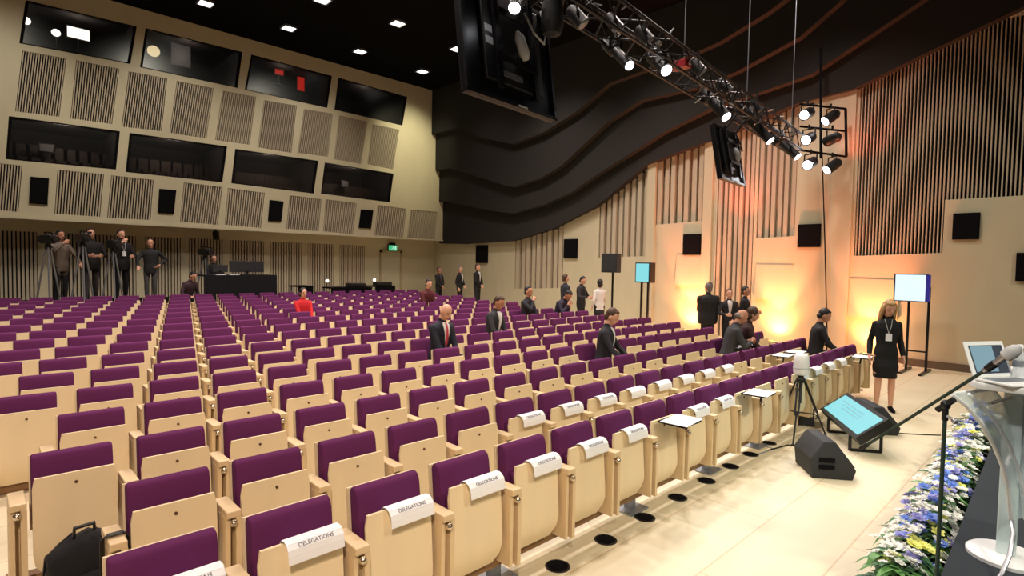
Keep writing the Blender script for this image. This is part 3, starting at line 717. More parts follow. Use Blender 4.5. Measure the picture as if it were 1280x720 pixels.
# white screen on a tall frame stand by the wood wall
def tall_screen(words, TLp, TRp, side_px, D, legs, m, edge_m, foot_px=None, Xw=None):
    pass
X1 = 14.25
TLs = at_x(1120, 343, X1); BLs = at_x(1120, 375, X1)
Yd = at_x(1158, 343, X1)
t = thing('screen_on_stand', 'bright white screen on a tall black frame stand by the wood wall', 'screen', (X1, (TLs.y + Yd.y) / 2, 0)); o = Vector(t.location)
zt, zb = TLs.z, BLs.z; ya, yb = TLs.y - o.y, Yd.y - o.y
b = MB(); b.box(-0.02, 0.0, min(ya, yb), max(ya, yb), zb, zt); b.build('display', M['whitescreen'], t)
b = MB(); b.box(0.0, 0.10, min(ya, yb) - 0.03, max(ya, yb) + 0.03, zb - 0.02, zt + 0.02); b.build('casing', M['black'], t)
ye = at_x(1163, 343, X1).y - o.y
b = MB(); b.box(-0.03, 0.09, ye, min(ya, yb) - 0.001, zb, zt); b.build('lit_edge', M['blueedge'], t)
yl1 = at_x(1135, 400, X1 + 0.1).y - o.y; yl2 = at_x(1160, 400, X1 + 0.1).y - o.y
b = MB()
for y_ in (yl1, yl2): b.box(0.10, 0.14, y_ - 0.022, y_ + 0.022, 0.03, zb + 0.3)
b.box(0.10, 0.14, min(yl1, yl2), max(yl1, yl2), 0.42, 0.45)
b.build('upright', M['blackmetal'], t)
for y_ in (yl1, yl2):
    b = MB(); b.box(-0.45, 0.55, y_ - 0.03, y_ + 0.03, 0.0, 0.035); b.build('foot', M['blackmetal'], t)
# cyan screen on a stand further up the side aisle
X2 = 13.4
a = at_x(795, 328, X2); c = at_x(812, 328, X2); bt = at_x(795, 353, X2)
t = thing('screen_on_stand', 'cyan-lit screen on a two-legged stand up the side aisle', 'screen', (X2, (a.y + c.y) / 2, fl(a.y))); o = Vector(t.location)
y0_, y1_ = sorted((a.y - o.y, c.y - o.y)); z0_, z1_ = bt.z - o.z, a.z - o.z
b = MB(); b.box(-0.02, 0, y0_ + 0.02, y1_ - 0.02, z0_ + 0.03, z1_ - 0.03); b.build('display', M['cyan'], t)
b = MB(); b.box(0, 0.28, y0_ - 0.02, y1_ + 0.02, z0_, z1_); b.build('casing', M['black'], t, bevel=0.01)
b = MB()
for y_ in (y0_ + 0.1, y0_ - 0.02 + 0.75 * (y1_ - y0_)): b.box(0.1, 0.15, y_ - 0.025, y_ + 0.025, 0.03, z0_)
b.build('upright', M['blackmetal'], t)
b = MB()
for y_ in (y0_ + 0.1, y0_ - 0.02 + 0.75 * (y1_ - y0_)): b.box(-0.35, 0.55, y_ - 0.03, y_ + 0.03, 0, 0.035)
b.build('foot', M['blackmetal'], t)
# loudspeaker on a pole
X3 = 13.2; a = at_x(757, 317, X3); c = at_x(776, 341, X3)
t = thing('loudspeaker', 'dark loudspeaker on a pole stand beside the standing group', 'speaker', (X3, (a.y + c.y) / 2, fl(a.y))); o = Vector(t.location)
y0_, y1_ = sorted((a.y - o.y, c.y - o.y)); z0_, z1_ = c.z - o.z, a.z - o.z
b = MB(); b.prism([(-0.2, y0_, z0_), (-0.2, y1_, z0_), (0.18, y1_ - 0.12, z0_), (0.18, y0_ + 0.12, z0_)], (0, 0, z1_ - z0_)); b.build('cabinet', M['grille'], t, bevel=0.015)
b = MB(); b.box(-0.212, -0.2, y0_ + 0.03, y1_ - 0.03, z0_ + 0.03, z1_ - 0.03); b.build('grille', M['grille'], t)
b = MB(); b.tube([(0, 0, 0.3), (0, 0, z0_)], 0.03, 10); b.build('pole', M['blackmetal'], t, smooth=True)
for k in range(3):
    an = 2 * PI * k / 3 + 0.4; b = MB(); b.tube([(0, 0, 0.62), (0.42 * math.cos(an), 0.42 * math.sin(an), 0.015)], 0.016, 8); b.build('leg', M['blackmetal'], t, smooth=True)
# tripod with a white rounded device
tp = at_z(998, 549, 0); tx, ty = tp.x, tp.y
dist = (Vector((tx, ty, 0)) - CAM).dot(FW)
zz = lambda v: ZC + dist * ((to_px((tx, ty, ZC))[1]) - v) / F
t = thing('camera_tripod', 'black tripod standing on the floor in front of the front row', 'tripod', (tx, ty, 0))
zh = zz(468)
for k in range(3):
    an = 2 * PI * k / 3 + 3.3; q = Vector((math.cos(an) * 0.34, math.sin(an) * 0.34, 0.012)); b = MB()
    w_ = Vector((-math.sin(an), math.cos(an), 0)) * 0.018; tpv = Vector((math.cos(an) * 0.045, math.sin(an) * 0.045, zh - 0.07))
    b.tube([tpv + w_ * 1.3, lerp(tpv, q, 0.55) + w_], 0.011, 8); b.tube([tpv - w_ * 1.3, lerp(tpv, q, 0.55) - w_], 0.011, 8); b.tube([lerp(tpv, q, 0.5), q], 0.011, 8)
    l_ = b.build('leg', M['black'], t, smooth=True)
    b = MB(); b.ell(q, (0.022, 0.022, 0.014)); b.build('foot', M['black'], l_, smooth=True)
b = MB(); b.tube([(0, 0, zh - 0.35), (0, 0, zh - 0.02)], 0.018, 10); b.lathe([(0.05, zh - 0.09), (0.055, zh - 0.05), (0.035, zh - 0.03), (0.03, zh)], 16); b.build('head', M['black'], t, smooth=True)
b = MB()
for k in range(3):
    an = 2 * PI * k / 3 + 3.3; b.bar((0, 0, zh * 0.42), (math.cos(an) * 0.19, math.sin(an) * 0.19, zh * 0.40), 0.014, 0.014)
b.build('spreader', M['black'], t)
t = thing('panoramic_camera', 'white rounded camera unit mounted on the black tripod', 'camera', (tx, ty, zh))
H_ = zz(441) - zh
b = MB(); b.lathe([(0.06, 0.0), (0.085, 0.012), (0.092, 0.05), (0.088, H_ * 0.6), (0.082, H_ - 0.03), (0.06, H_ - 0.006), (0.02, H_)], 24); b.build('housing', M['white'], t, smooth=True)
b = MB(); b.lathe([(0.09, H_ * 0.28), (0.0935, H_ * 0.3), (0.0935, H_ * 0.36), (0.09, H_ * 0.38)], 24); b.build('seam_ring', M['sticker'], t, smooth=True)
p = at_z(1008, 528, 0); t = thing('equipment_case', 'low dark equipment case on the floor behind the tripod', 'case', (p.x + 0.05, p.y + 0.05, 0), 0.3)
b = MB(); b.box(-0.28, 0.28, -0.13, 0.13, 0.0, 0.13); b.build('body', M['grille'], t, bevel=0.015)
b = MB(); b.tube([(-0.08, -0.14, 0.07), (-0.08, -0.165, 0.09), (0.08, -0.165, 0.09), (0.08, -0.14, 0.07)], 0.008, 8); b.build('handle', M['black'], t, smooth=True)
# cables on the floor
def floor_cable(pts, words, r=0.007):
    P = [at_z(u, v, r) for u, v in pts]; b = MB(); b.tube(P, r, 6); return tag(b.build('floor_cable', M['matt_black'], smooth=True), words, 'cable')
floor_cable([(1098, 541), (1115, 541), (1150, 543), (1176, 544)], 'thin dark cable lying on the pale floor beside the boom stand')
floor_cable([(960, 563), (985, 556), (1005, 560), (1012, 575)], 'thin dark cable lying on the floor under the tripod')

# ------------------------------------------------------------------ stage edge, flowers, lectern
ZS = 0.40
XA, XB = 3.85, 9.2
def fy(x): return 0.72 + 0.03 * (x - 3.85)
b = MB(); b.hexa([(-3, -5.5, 0), (13, -5.5, 0), (13, fy(13) - 0.2, 0), (-3, fy(-3) - 0.2, 0), (-3, -5.5, ZS), (13, -5.5, ZS), (13, fy(13) - 0.2, ZS), (-3, fy(-3) - 0.2, ZS)])
st = thing('stage_platform', 'low stage platform covered in black carpet behind the flowers', 'platform', (0, 0, 0))
b.build('deck', M['carpet'], st)
M['leaf'] = mat('leaf_green', srgb(98, 148, 78), 0.5, noise=0.35, nscale=14)
M['leaf_d'] = mat('leaf_dark', srgb(60, 104, 62), 0.5, noise=0.3, nscale=14)
M['pet_w'] = mat('petal_white', srgb(240, 240, 232), 0.6); M['pet_b'] = mat('petal_blue', srgb(112, 146, 228), 0.6, noise=0.25, nscale=30)
M['pet_v'] = mat('petal_violet', srgb(164, 160, 220), 0.6, noise=0.2, nscale=30); M['pet_y'] = mat('petal_yellow', srgb(226, 226, 120), 0.6)
M['trough'] = mat('planter_green', srgb(30, 48, 34), 0.8)
def leaf_mb(mb, base, d, L, W_, droop):
    d = d.normalized(); s_ = d.cross(Vector((0, 0, 1)))
    s_ = s_.normalized() if s_.length > 0.05 else Vector((1, 0, 0)); up = s_.cross(d)
    P = []
    for i, (t, wd) in enumerate([(0, 0.15), (0.35, 1.0), (0.7, 0.75), (1.0, 0.02)]):
        c = base + d * (L * t) - Vector((0, 0, droop * L * t * t)); P += [c - s_ * W_ * wd + up * 0.12 * W_, c - up * 0.08 * W_, c + s_ * W_ * wd + up * 0.12 * W_]
    fs = []
    for i in range(3):
        for j in range(2): fs.append((3 * i + j, 3 * i + j + 1, 3 * i + 4 + j, 3 * i + 3 + j))
    mb.add(P, fs)
def blossom(mb, c, r, n, up):
    up = up.normalized(); a = up.orthogonal().normalized(); bq = up.cross(a)
    for ring, (m_, rr, lift) in enumerate([(n, r, 0.25), (max(4, n - 2), r * 0.62, 0.7)]):
        ph = random.random()
        for k in range(m_):
            an = 2 * PI * (k + ph) / m_; d = a * math.cos(an) + bq * math.sin(an); s_ = up.cross(d)
            t0 = c + d * rr * 0.1; t1 = c + d * rr * 0.65 + up * rr * lift * 0.7; t2 = c + d * rr + up * rr * lift
            mb.add([t0, t1 - s_ * rr * 0.34, t2 - s_ * rr * 0.15, t2 + s_ * rr * 0.15, t1 + s_ * rr * 0.34], [(0, 1, 2, 3, 4)])
    mb.ell(c + up * r * 0.15, (r * 0.22, r * 0.22, r * 0.22), 6, 4)
nb = 6
for s_ in range(nb):
    xa = lerp(XA, XB, s_ / nb); xb = lerp(XA, XB, (s_ + 1) / nb)
    words = ['leafy flower trough of white and violet-blue blooms at the lower end of the stage edge', 'second flower trough from the leafy end, blue and white blooms', 'third flower trough from the leafy end, by the boom stand pole', 'fourth flower trough from the leafy end, white blooms', 'fifth flower trough from the leafy end, beside the clear lectern', 'farthest flower trough along the stage edge, behind the lectern'][s_]
    t = thing('flower_trough', words, 'flowers', ((xa + xb) / 2, fy((xa + xb) / 2), 0), 0.03, 'flower troughs along the stage edge')
    hw = (xb - xa) / 2
    b = MB(); b.prism([(-hw + 0.02, -0.1, 0), (-hw + 0.02, 0.1, 0), (-hw + 0.02, 0.13, 0.26), (-hw + 0.02, -0.13, 0.26)], (2 * hw - 0.04, 0, 0)); b.build('planter', M['trough'], t)
    lm = MB(); n_l = 420 if s_ == 0 else 260
    for i in range(n_l):
        x = random.uniform(-hw, hw); an = random.choice([random.gauss(PI / 2, 0.7), random.gauss(-PI / 2, 0.7), random.uniform(0, 2 * PI)])
        if s_ == 0 and random.random() < 0.4: x = random.uniform(-hw, -hw + 0.3); an = random.uniform(PI * 0.5, PI * 1.5)
        base = Vector((x, random.uniform(-0.09, 0.09), random.uniform(0.14, 0.40))); d = Vector((math.cos(an) * 0.8, math.sin(an), random.uniform(0.1, 0.8)))
        lm.cur = 0 if random.random() < 0.6 else 1; leaf_mb(lm, base, d, random.uniform(0.08, 0.19), random.uniform(0.012, 0.03), random.uniform(0.3, 1.1))
    tag(lm.build('foliage', [M['leaf'], M['leaf_d']], t), kind='stuff')
    nblo = 62
    mats_ = [('white', 'pet_w', 0.54), ('blue', 'pet_b', 0.16), ('violet', 'pet_v', 0.14), ('yellow', 'pet_y', 0.16)]
    fm = {k: MB() for k, _, _ in mats_}
    cl = [random.uniform(-hw, hw) for _ in range(3)]; cy_l = [random.uniform(-0.1, 0.1) for _ in range(3)]
    for i in range(nblo * 2):
        x = random.uniform(-hw, hw); y = random.gauss(0.0, 0.09); y = max(-0.17, min(0.18, y))
        z = 0.44 - 1.6 * abs(y) ** 1.5 + random.uniform(-0.05, 0.06)
        q = random.random(); nearb = min(math.hypot(x - c_, y - d_) for c_, d_ in zip(cl, cy_l)) < 0.10
        kd = ('blue' if q < 0.6 else 'violet') if nearb and q < 0.85 else ('white' if q < 0.86 else ('yellow' if q < 0.96 else 'violet'))
        blossom(fm[kd], Vector((x, y, z)), random.uniform(0.024, 0.045) * (1.15 if kd in ('blue', 'violet') else 1.0), random.randint(5, 8), Vector((random.uniform(-0.5, 0.5), y * 3 + random.uniform(-0.4, 0.4), 1)))
    for kd, m_, _ in mats_:
        if fm[kd].v: tag(fm[kd].build(kd + '_blossoms', M[m_], t), label=kd + ' blossoms among the leaves', kind='stuff')

# clear lectern
LX, LY = 4.45, 0.29
def at_d(u, v, d): return CAM + ray(u, v) * d
t = thing('lectern', 'clear acrylic lectern with white top and round white foot on the stage', 'lectern', (LX, LY, ZS)); o = Vector(t.location)
b = MB(); b.lathe([(0.19, 0), (0.19, 0.02), (0.178, 0.03), (0.02, 0.032)], 40); b.build('foot_disc', M['white'], t, smooth=True)
b = MB(); b.box(-0.04, 0.04, -0.045, 0.045, 0.03, 1.075); b.build('column', M['frost'], t, bevel=0.008)
wtop = 1.075
tx0, tx1, ty0, ty1 = 3.95 - LX, 4.80 - LX, -0.12 - LY, 0.46 - LY
b = MB(); pl = []; rr = 0.09
for cx_, cy_, a0 in [(tx0 + rr, ty0 + rr, PI), (tx1 - rr, ty0 + rr, 1.5 * PI), (tx1 - rr, ty1 - rr, 0), (tx0 + rr, ty1 - rr, PI / 2)]:
    for k in range(6): an = a0 + (PI / 2) * k / 5; pl.append((cx_ + rr * math.cos(an), cy_ + rr * math.sin(an), wtop))
b.prism(pl, (0, 0, 0.035)); b.build('worktop', M['white'], t, smooth=True, bevel=0.006)
b = MB(); b.prism([(p[0] * 0.96 + 0.002, p[1] * 0.96, wtop + 0.035) for p in pl], (0, 0, 0.004)); b.build('worktop_inlay', M['white'], t)
# swept acrylic front shield between two curved edges
ea = [(1190, 493, 3.05), (1208, 507, 3.05), (1227, 530, 3.1), (1243, 557, 3.15), (1254, 584, 3.2), (1261, 614, 3.25), (1264, 650, 3.3)]
eb = [(1240, 486, 3.34), (1253, 503, 3.36), (1268, 523, 3.4), (1281, 546, 3.44), (1292, 574, 3.48), (1300, 606, 3.52), (1302, 642, 3.55)]
A_e = [at_d(*q) - o for q in ea]; B_e = [at_d(*q) - o for q in eb]
b = MB(); V_ = []; Fc = []
for pa, pb in zip(A_e, B_e):
    V_ += [pa, pb, pb + Vector((0.004, -0.012, 0.004)), pa + Vector((0.004, -0.012, 0.004))]
Fc = [(0, 1, 2, 3), (24, 27, 26, 25)]
for i in range(6):
    for k in range(4): Fc.append((4 * i + k, 4 * i + 4 + k, 4 * i + 4 + (k + 1) % 4, 4 * i + (k + 1) % 4))
b.add(V_, Fc); b.build('front_shield', M['acrylic'], t, smooth=True)
for ed in (A_e, B_e):
    b = MB(); b.tube(ed, 0.012, 8); b.build('side_rail', M['white'], t, smooth=True)
ei = [lerp(pa, pb, 0.22) + Vector((0.01, -0.03, 0.0)) for pa, pb in zip(A_e, B_e)]
b = MB(); b.tube(ei, 0.009, 8); b.build('inner_rail', M['white'], t, smooth=True)
b = MB(); b.tube([A_e[0], B_e[0]], 0.013, 8); b.build('top_rail', M['white'], t, smooth=True)
b = MB(); b.tube([lerp(A_e[4], B_e[4], 0.1), Vector((0.0, 0.0, A_e[4].z + 0.05))], 0.010, 8); b.build('strut', M['white'], t, smooth=True)
b = MB(); b.tube([lerp(A_e[1], B_e[1], 0.6), Vector((0.0, 0.0, 0.98))], 0.010, 8); b.build('strut', M['white'], t, smooth=True)
b = MB(); b.tube([A_e[6], at_d(1267, 668, 3.2) - o, at_d(1262, 694, 3.15) - o, at_d(1252, 718, 3.1) - o, at_d(1243, 729, 3.1) - o], 0.011, 8); b.build('curved_leg', M['silver'], t, smooth=True)
# laptop on the worktop, screen towards the viewer
ztop_ = ZS + wtop + 0.0405
t = thing('laptop', 'white-framed open laptop on the lectern worktop, screen lit', 'laptop', (4.11, 0.355, ztop_), math.radians(-30))
b = MB(); b.box(-0.145, 0.145, -0.19, 0.0, 0, 0.012); b.build('base', M['white'], t, bevel=0.004)
b = MB(); b.box(-0.12, 0.12, -0.12, -0.02, 0.0122, 0.0135); b.build('keyboard', M['steel'], t)
tl = math.radians(20); Yv = Vector((0, math.sin(tl), math.cos(tl))); N_ = Vector((0, -math.cos(tl), math.sin(tl))); o_ = Vector((0, 0.002, 0.012))
b = MB(); b.quadslab([o_ + Vector((-0.145, 0, 0)), o_ + Vector((0.145, 0, 0)), o_ + Vector((0.145, 0, 0)) + Yv * 0.205, o_ + Vector((-0.145, 0, 0)) + Yv * 0.205], -N_ * 0.01); ld = b.build('lid', M['white'], t, bevel=0.004)
def lscreen(name, xa, xb, ya, yb_, m, off=0.0012):
    b = MB(); b.quadslab([o_ + Vector((xa, 0, 0)) + Yv * ya + N_ * off, o_ + Vector((xb, 0, 0)) + Yv * ya + N_ * off, o_ + Vector((xb, 0, 0)) + Yv * yb_ + N_ * off, o_ + Vector((xa, 0, 0)) + Yv * yb_ + N_ * off], N_ * 0.001); b.build(name, m, ld)
lscreen('display', -0.122, 0.122, 0.022, 0.182, M['laptopdark']); lscreen('window', -0.115, 0.045, 0.032, 0.178, M['laptop'], 0.0028)
# bottle
p = at_z(1273, 474, ztop_); t = thing('water_bottle', 'clear water bottle standing on the lectern worktop', 'bottle', (p.x, p.y, ztop_))
b = MB(); b.lathe([(0.026, 0), (0.03, 0.006), (0.03, 0.05), (0.027, 0.06), (0.03, 0.07), (0.03, 0.11), (0.024, 0.14), (0.013, 0.165), (0.013, 0.178)], 20); b.build('body', M['bottle'], t, smooth=True)
b = MB(); b.lathe([(0.0305, 0.072), (0.0308, 0.074), (0.0308, 0.106), (0.0305, 0.108)], 20); b.build('label_band', M['steel'], t, smooth=True)
b = MB(); b.lathe([(0.015, 0.176), (0.015, 0.193), (0.013, 0.196)], 16); b.build('cap', M['white'], t, smooth=True)
# boom microphone stand
M['stand_green'] = mat('stand_dark', srgb(52, 72, 62), 0.45, metal=0.3)
cl_ = at_d(1182, 506, 2.15)
t = thing('microphone_stand', 'dark boom microphone stand rising in front of the flowers', 'microphone stand', (cl_.x, cl_.y, ZS)); o = Vector(t.location)
b = MB(); b.tube([(0, 0, 0.03), (0, 0, 0.55)], 0.0095, 10); b.tube([(0, 0, 0.5), (0, 0, cl_.z - ZS)], 0.0075, 10); b.build('pole', M['stand_green'], t, smooth=True)
for k in range(3):
    an = 2 * PI * k / 3 + 0.9; b = MB(); b.tube([(0, 0, 0.10), (0.3 * math.cos(an), 0.3 * math.sin(an), 0.012)], 0.008, 8); b.build('leg', M['black'], t, smooth=True)
tail = at_d(1076, 561, 2.5) - o; tip = at_d(1236, 460, 2.02) - o; c0 = cl_ - o
b = MB(); b.tube([tail, tip], 0.006, 10); b.build('boom', M['stand_green'], t, smooth=True)
b = MB(); b.tube([tail, lerp(tail, tip, 0.06)], 0.009, 10); b.build('counterweight', M['black'], t, smooth=True)
b = MB(); b.ell(c0, (0.017, 0.017, 0.02)); b.tube([c0 + Vector((0, 0, -0.06)), c0], 0.011, 10); dd = (tip - tail).normalized(); b.tube([c0 - dd * 0.04, c0 + dd * 0.04], 0.011, 10); b.build('clutch', M['black'], t, smooth=True)
b = MB(); b.tube([c0 + Vector((0, 0, -0.04)), c0 + Vector((-0.02, -0.03, -0.05))], 0.006, 8); b.ell(c0 + Vector((-0.022, -0.033, -0.052)), (0.012, 0.012, 0.012)); b.build('knob', M['silver'], t, smooth=True)
m0 = at_d(1230, 464, 2.03); m1 = at_d(1256, 446, 1.97); m2 = at_d(1271, 436, 1.94)
t = thing('microphone', 'silver handheld microphone clipped at the end of the boom', 'microphone', m0); d = m2 - m0
b = MB(); b.tube([(0, 0, 0), (m1 - m0) * 0.5, m1 - m0], [0.010, 0.011, 0.013], 14); b.build('handle', M['silver'], t, smooth=True)
b = MB(); b.tube([(m1 - m0) * 0.15, (m1 - m0) * 0.55], [0.0125, 0.0140], 12); b.build('clip', M['black'], t, smooth=True)
b = MB(); dn = d.normalized(); b.tube([(m1 - m0) * 0.98, (m1 - m0) * 1.05, d - dn * 0.018, d, d + dn * 0.014], [0.014, 0.021, 0.0225, 0.019, 0.006], 16); b.build('grille_head', M['sticker'], t, smooth=True)

# ------------------------------------------------------------------ lighting truss, hung screens, lamps
TZ = 5.0
A_ = at_z(832, 72, TZ); B_ = at_z(1003, 186, TZ); dT = (B_ - A_).normalized()
A0 = A_ - dT * 7.0; B0 = B_ - dT * 0.6
t = thing('lighting_truss', 'dark box truss running above the front rows with lamps hung from it', 'truss', A0); Lt = (B0 - A0).length
sx = Vector((0, 0, 1)).cross(dT).normalized()
hw = 0.17; chords = []
for (a, c) in ((-1, -1), (1, -1), (1, 1), (-1, 1)):
    off = sx * (a * hw) + Vector((0, 0, c * hw)); b = MB(); b.tube([off, off + dT * Lt], 0.024, 8); b.build('chord', M['truss'], t, smooth=True); chords.append(off)
b = MB(); nbay = int(Lt / 0.36)
for i in range(nbay):
    s0 = dT * (Lt * i / nbay); s1 = dT * (Lt * (i + 1) / nbay)
    for j in range(4):
        p0, p1 = chords[j], chords[(j + 1) % 4]
        if i % 2: p0, p1 = p1, p0
        b.tube([p0 + s0, p1 + s1], 0.011, 6)
b.build('bracing', M['truss'], t, smooth=True)
b = MB()
for i in range(36):  # short silver bars scattered to imitate glints of light on the chords
    b = MB(); s0 = dT * random.uniform(3.0, Lt); ch = random.choice(chords); c = ch + s0 + Vector((random.uniform(-0.05, 0.05), random.uniform(-0.05, 0.05), random.uniform(-0.05, 0.05)))
    dr = Vector((random.uniform(-1, 1), random.uniform(-1, 1), random.uniform(-1, 1))).normalized() * 0.055; b.tube([c - dr, c + dr], 0.010, 6); b.build('truss_glint', M['silver'], t, smooth=True)
for i, sgn in enumerate((0.55, 0.75, 0.97)):
    c = dT * (Lt * sgn); b = MB(); b.tube([c + Vector((0, 0, hw)), c + Vector((0, 0, ZT - TZ))], 0.008, 6); b.build('hanging_wire', M['steel'], t, smooth=True)
P0_ = A0
def on_truss(u): # world point on the truss axis seen at column u
    best = None
    for i in range(900):
        q = A0 + dT * (Lt * 1.05 * i / 900); uu = to_px(q)
        if uu[2] > 0.3:
            e_ = abs(uu[0] - u)
            if best is None or e_ < best[0]: best = (e_, q)
    return best[1]
def profile_spot(rear, front, words, depth_shift=0.0, r=0.085, group='profile spotlights on the truss', d_rear=None, d_front=None):
    q = on_truss((rear[0] + front[0]) / 2); D = (q - CAM).dot(FW) + depth_shift
    pr = at_d(rear[0], rear[1], d_rear or D + 0.12); pf = at_d(front[0], front[1], d_front or D - 0.22)
    t = thing('profile_spotlight', words, 'stage light', pr, 0, group); d = pf - pr; L_ = d.length; dn = d / L_
    b = MB(); b.tube([(0, 0, 0), dn * 0.04, dn * (L_ * 0.38), dn * (L_ * 0.42), dn * (L_ - 0.01), dn * L_], [r * 0.7, r * 1.15, r * 1.15, r * 0.85, r * 0.85, r * 0.95], 18); b.build('barrel', M['black'], t, smooth=True)
    b = MB(); b.tube([dn * (L_ + 0.001), dn * (L_ + 0.012)], [r * 0.78, r * 0.7], 18); b.build('lens', M['lens'], t, smooth=True)
    mid = dn * (L_ * 0.42); s_ = dn.cross(Vector((0, 0, 1))).normalized() * (r * 1.25)
    tp_ = Vector((0, 0, q.z - pr.z - hw)) + (Vector((q.x - pr.x, q.y - pr.y, 0))) * 1.0
    hgt = max(0.14, min(0.3, tp_.z - mid.z)); ctr = mid + Vector((0, 0, hgt))
    b = MB(); b.bar(mid - s_, ctr - s_, 0.03, 0.008, dn); b.bar(mid + s_, ctr + s_, 0.03, 0.008, dn); b.bar(ctr - s_, ctr + s_, 0.03, 0.008, dn); b.build('yoke', M['truss'], t)
    b = MB(); b.tube([ctr, ctr + Vector((0, 0, 0.12))], 0.022, 8); b.tube([ctr + Vector((0, 0, 0.1)) - dT * 0.04, ctr + Vector((0, 0, 0.1)) + dT * 0.04], 0.035, 10); b.build('clamp', M['silver'], t, smooth=True)
    return pf, dn
profile_spot((757, 52), (787, 82), 'long black profile spotlight by the large hanging screen, lens seen edge-on', 0, 0.07)
profile_spot((815, 68), (833, 88), 'brightest glaring profile spotlight midway along the truss', 0, 0.095, d_front=7.4)
profile_spot((878, 112), (908, 146), 'black profile spotlight above the smaller hanging screen', 0, 0.10)
profile_spot((922, 134), (963, 176), 'long black profile spotlight before the end of the truss', 0, 0.10)
profile_spot((963, 166), (997, 196), 'endmost long profile spotlight of the truss, nearest the lamp ladder', 0, 0.105)
profile_spot((652, -14), (643, 10), 'blue-haloed profile spotlight over the large hanging screen', 0.1, 0.07, d_front=5.2)
# small moving parts dangling by the truss: par cans
def par_can(u, v, D, words, tgt, s=1.0, name='ladder_lamp', group='black lamps on the wall ladder', lens='lens'):
    p = at_d(u, v, D); t = thing(name, words, 'stage light', p, 0, group); d = (Vector(tgt) - p).normalized(); L_ = 0.3 * s; r = 0.115 * s
    b = MB(); b.tube([-d * L_ * 0.7, -d * L_ * 0.5, d * L_ * 0.45, d * L_ * 0.5], [r * 0.6, r * 0.95, r, r * 1.06], 18); b.build('can', M['black'], t, smooth=True)
    b = MB(); b.tube([d * (L_ * 0.5 + 0.002), d * (L_ * 0.5 + 0.012)], [r * 0.85, r * 0.7], 18); b.build('lens', M[lens], t, smooth=True)
    s_ = d.cross(Vector((0, 0, 1))).normalized() * (r * 1.15); top = Vector((0, 0, 0.2 * s))
    b = MB(); b.bar(-s_, -s_ + top, 0.03, 0.01, d); b.bar(s_, s_ + top, 0.03, 0.01, d); b.bar(-s_ + top, s_ + top, 0.03, 0.01, d); b.tube([top, top + Vector((0, 0, 0.1 * s))], 0.025, 8); b.build('yoke', M['black'], t)
    return t
XL = 14.4
pl0 = at_x(1027, 135, XL); Dl = (pl0 - CAM).dot(FW)
lad = thing('lamp_ladder', 'black ladder frame with six lamps hung before the wood wall', 'frame', pl0)
def LP(u, v): return at_d(u, v, Dl) - pl0
b = MB(); b.tube([LP(1026, 60), LP(1026, 198)], 0.03, 8); b.tube([LP(1057, 136), LP(1058, 196)], 0.03, 8); b.build('upright', M['matt_black'], lad, smooth=True)
b = MB()
for (v0, v1, u0, u1) in ((130, 136, 1000, 1057), (158, 164, 1000, 1057), (188, 196, 1003, 1058)): b.tube([LP(u0, v0), LP(u1, v1)], 0.026, 8)
b.build('rung', M['matt_black'], lad, smooth=True)
tg = (6, 0, 0.5)
for (u, v, wd, sc) in [(722, 22, 'unlit dark lamp on the truss beside the chain bag', 0.9), (768, 30, 'unlit dark lamp on the truss above the edge-on profile spotlight', 0.9), (806, 44, 'unlit dark lamp on the truss just before the brightest lamp', 0.9), (872, 84, 'unlit dark lamp on the truss past the red clamp block', 1.0), (906, 108, 'unlit dark lamp on the truss over the smaller hanging screen', 1.0), (946, 132, 'unlit dark lamp on the truss near its wall end', 1.0)]:
    q_ = on_truss(u); par_can(u, v, (q_ - CAM).dot(FW) + 0.05, wd, at_d(u, v, (q_ - CAM).dot(FW)) + Vector((0.6, -0.8, -1.2)), sc * 0.75, 'truss_lamp', 'unlit lamps on the truss', 'steel')
LEFTA, RIGHTA = (-3, 0.3, -1.3), (-3, 2.4, -2.8)
for (u, v, wd, off) in [(1009, 142, 'upper lamp on the truss side of the wall ladder, lens lit', LEFTA), (1011, 173, 'middle lamp on the truss side of the wall ladder, lens lit', LEFTA), (1013, 204, 'lowest lamp on the truss side of the wall ladder, lens lit', LEFTA),
                        (1038, 147, 'upper lamp on the wall side of the ladder, tilted down', RIGHTA), (1040, 174, 'middle lamp on the wall side of the ladder, lens turned away', (2.0, 3.0, -0.5)), (1040, 208, 'lowest lamp on the wall side of the ladder, tilted down', RIGHTA)]:
    p_ = at_d(u, v, Dl - 0.15); par_can(u, v, Dl - 0.15, wd, p_ + Vector(off), 1.05)
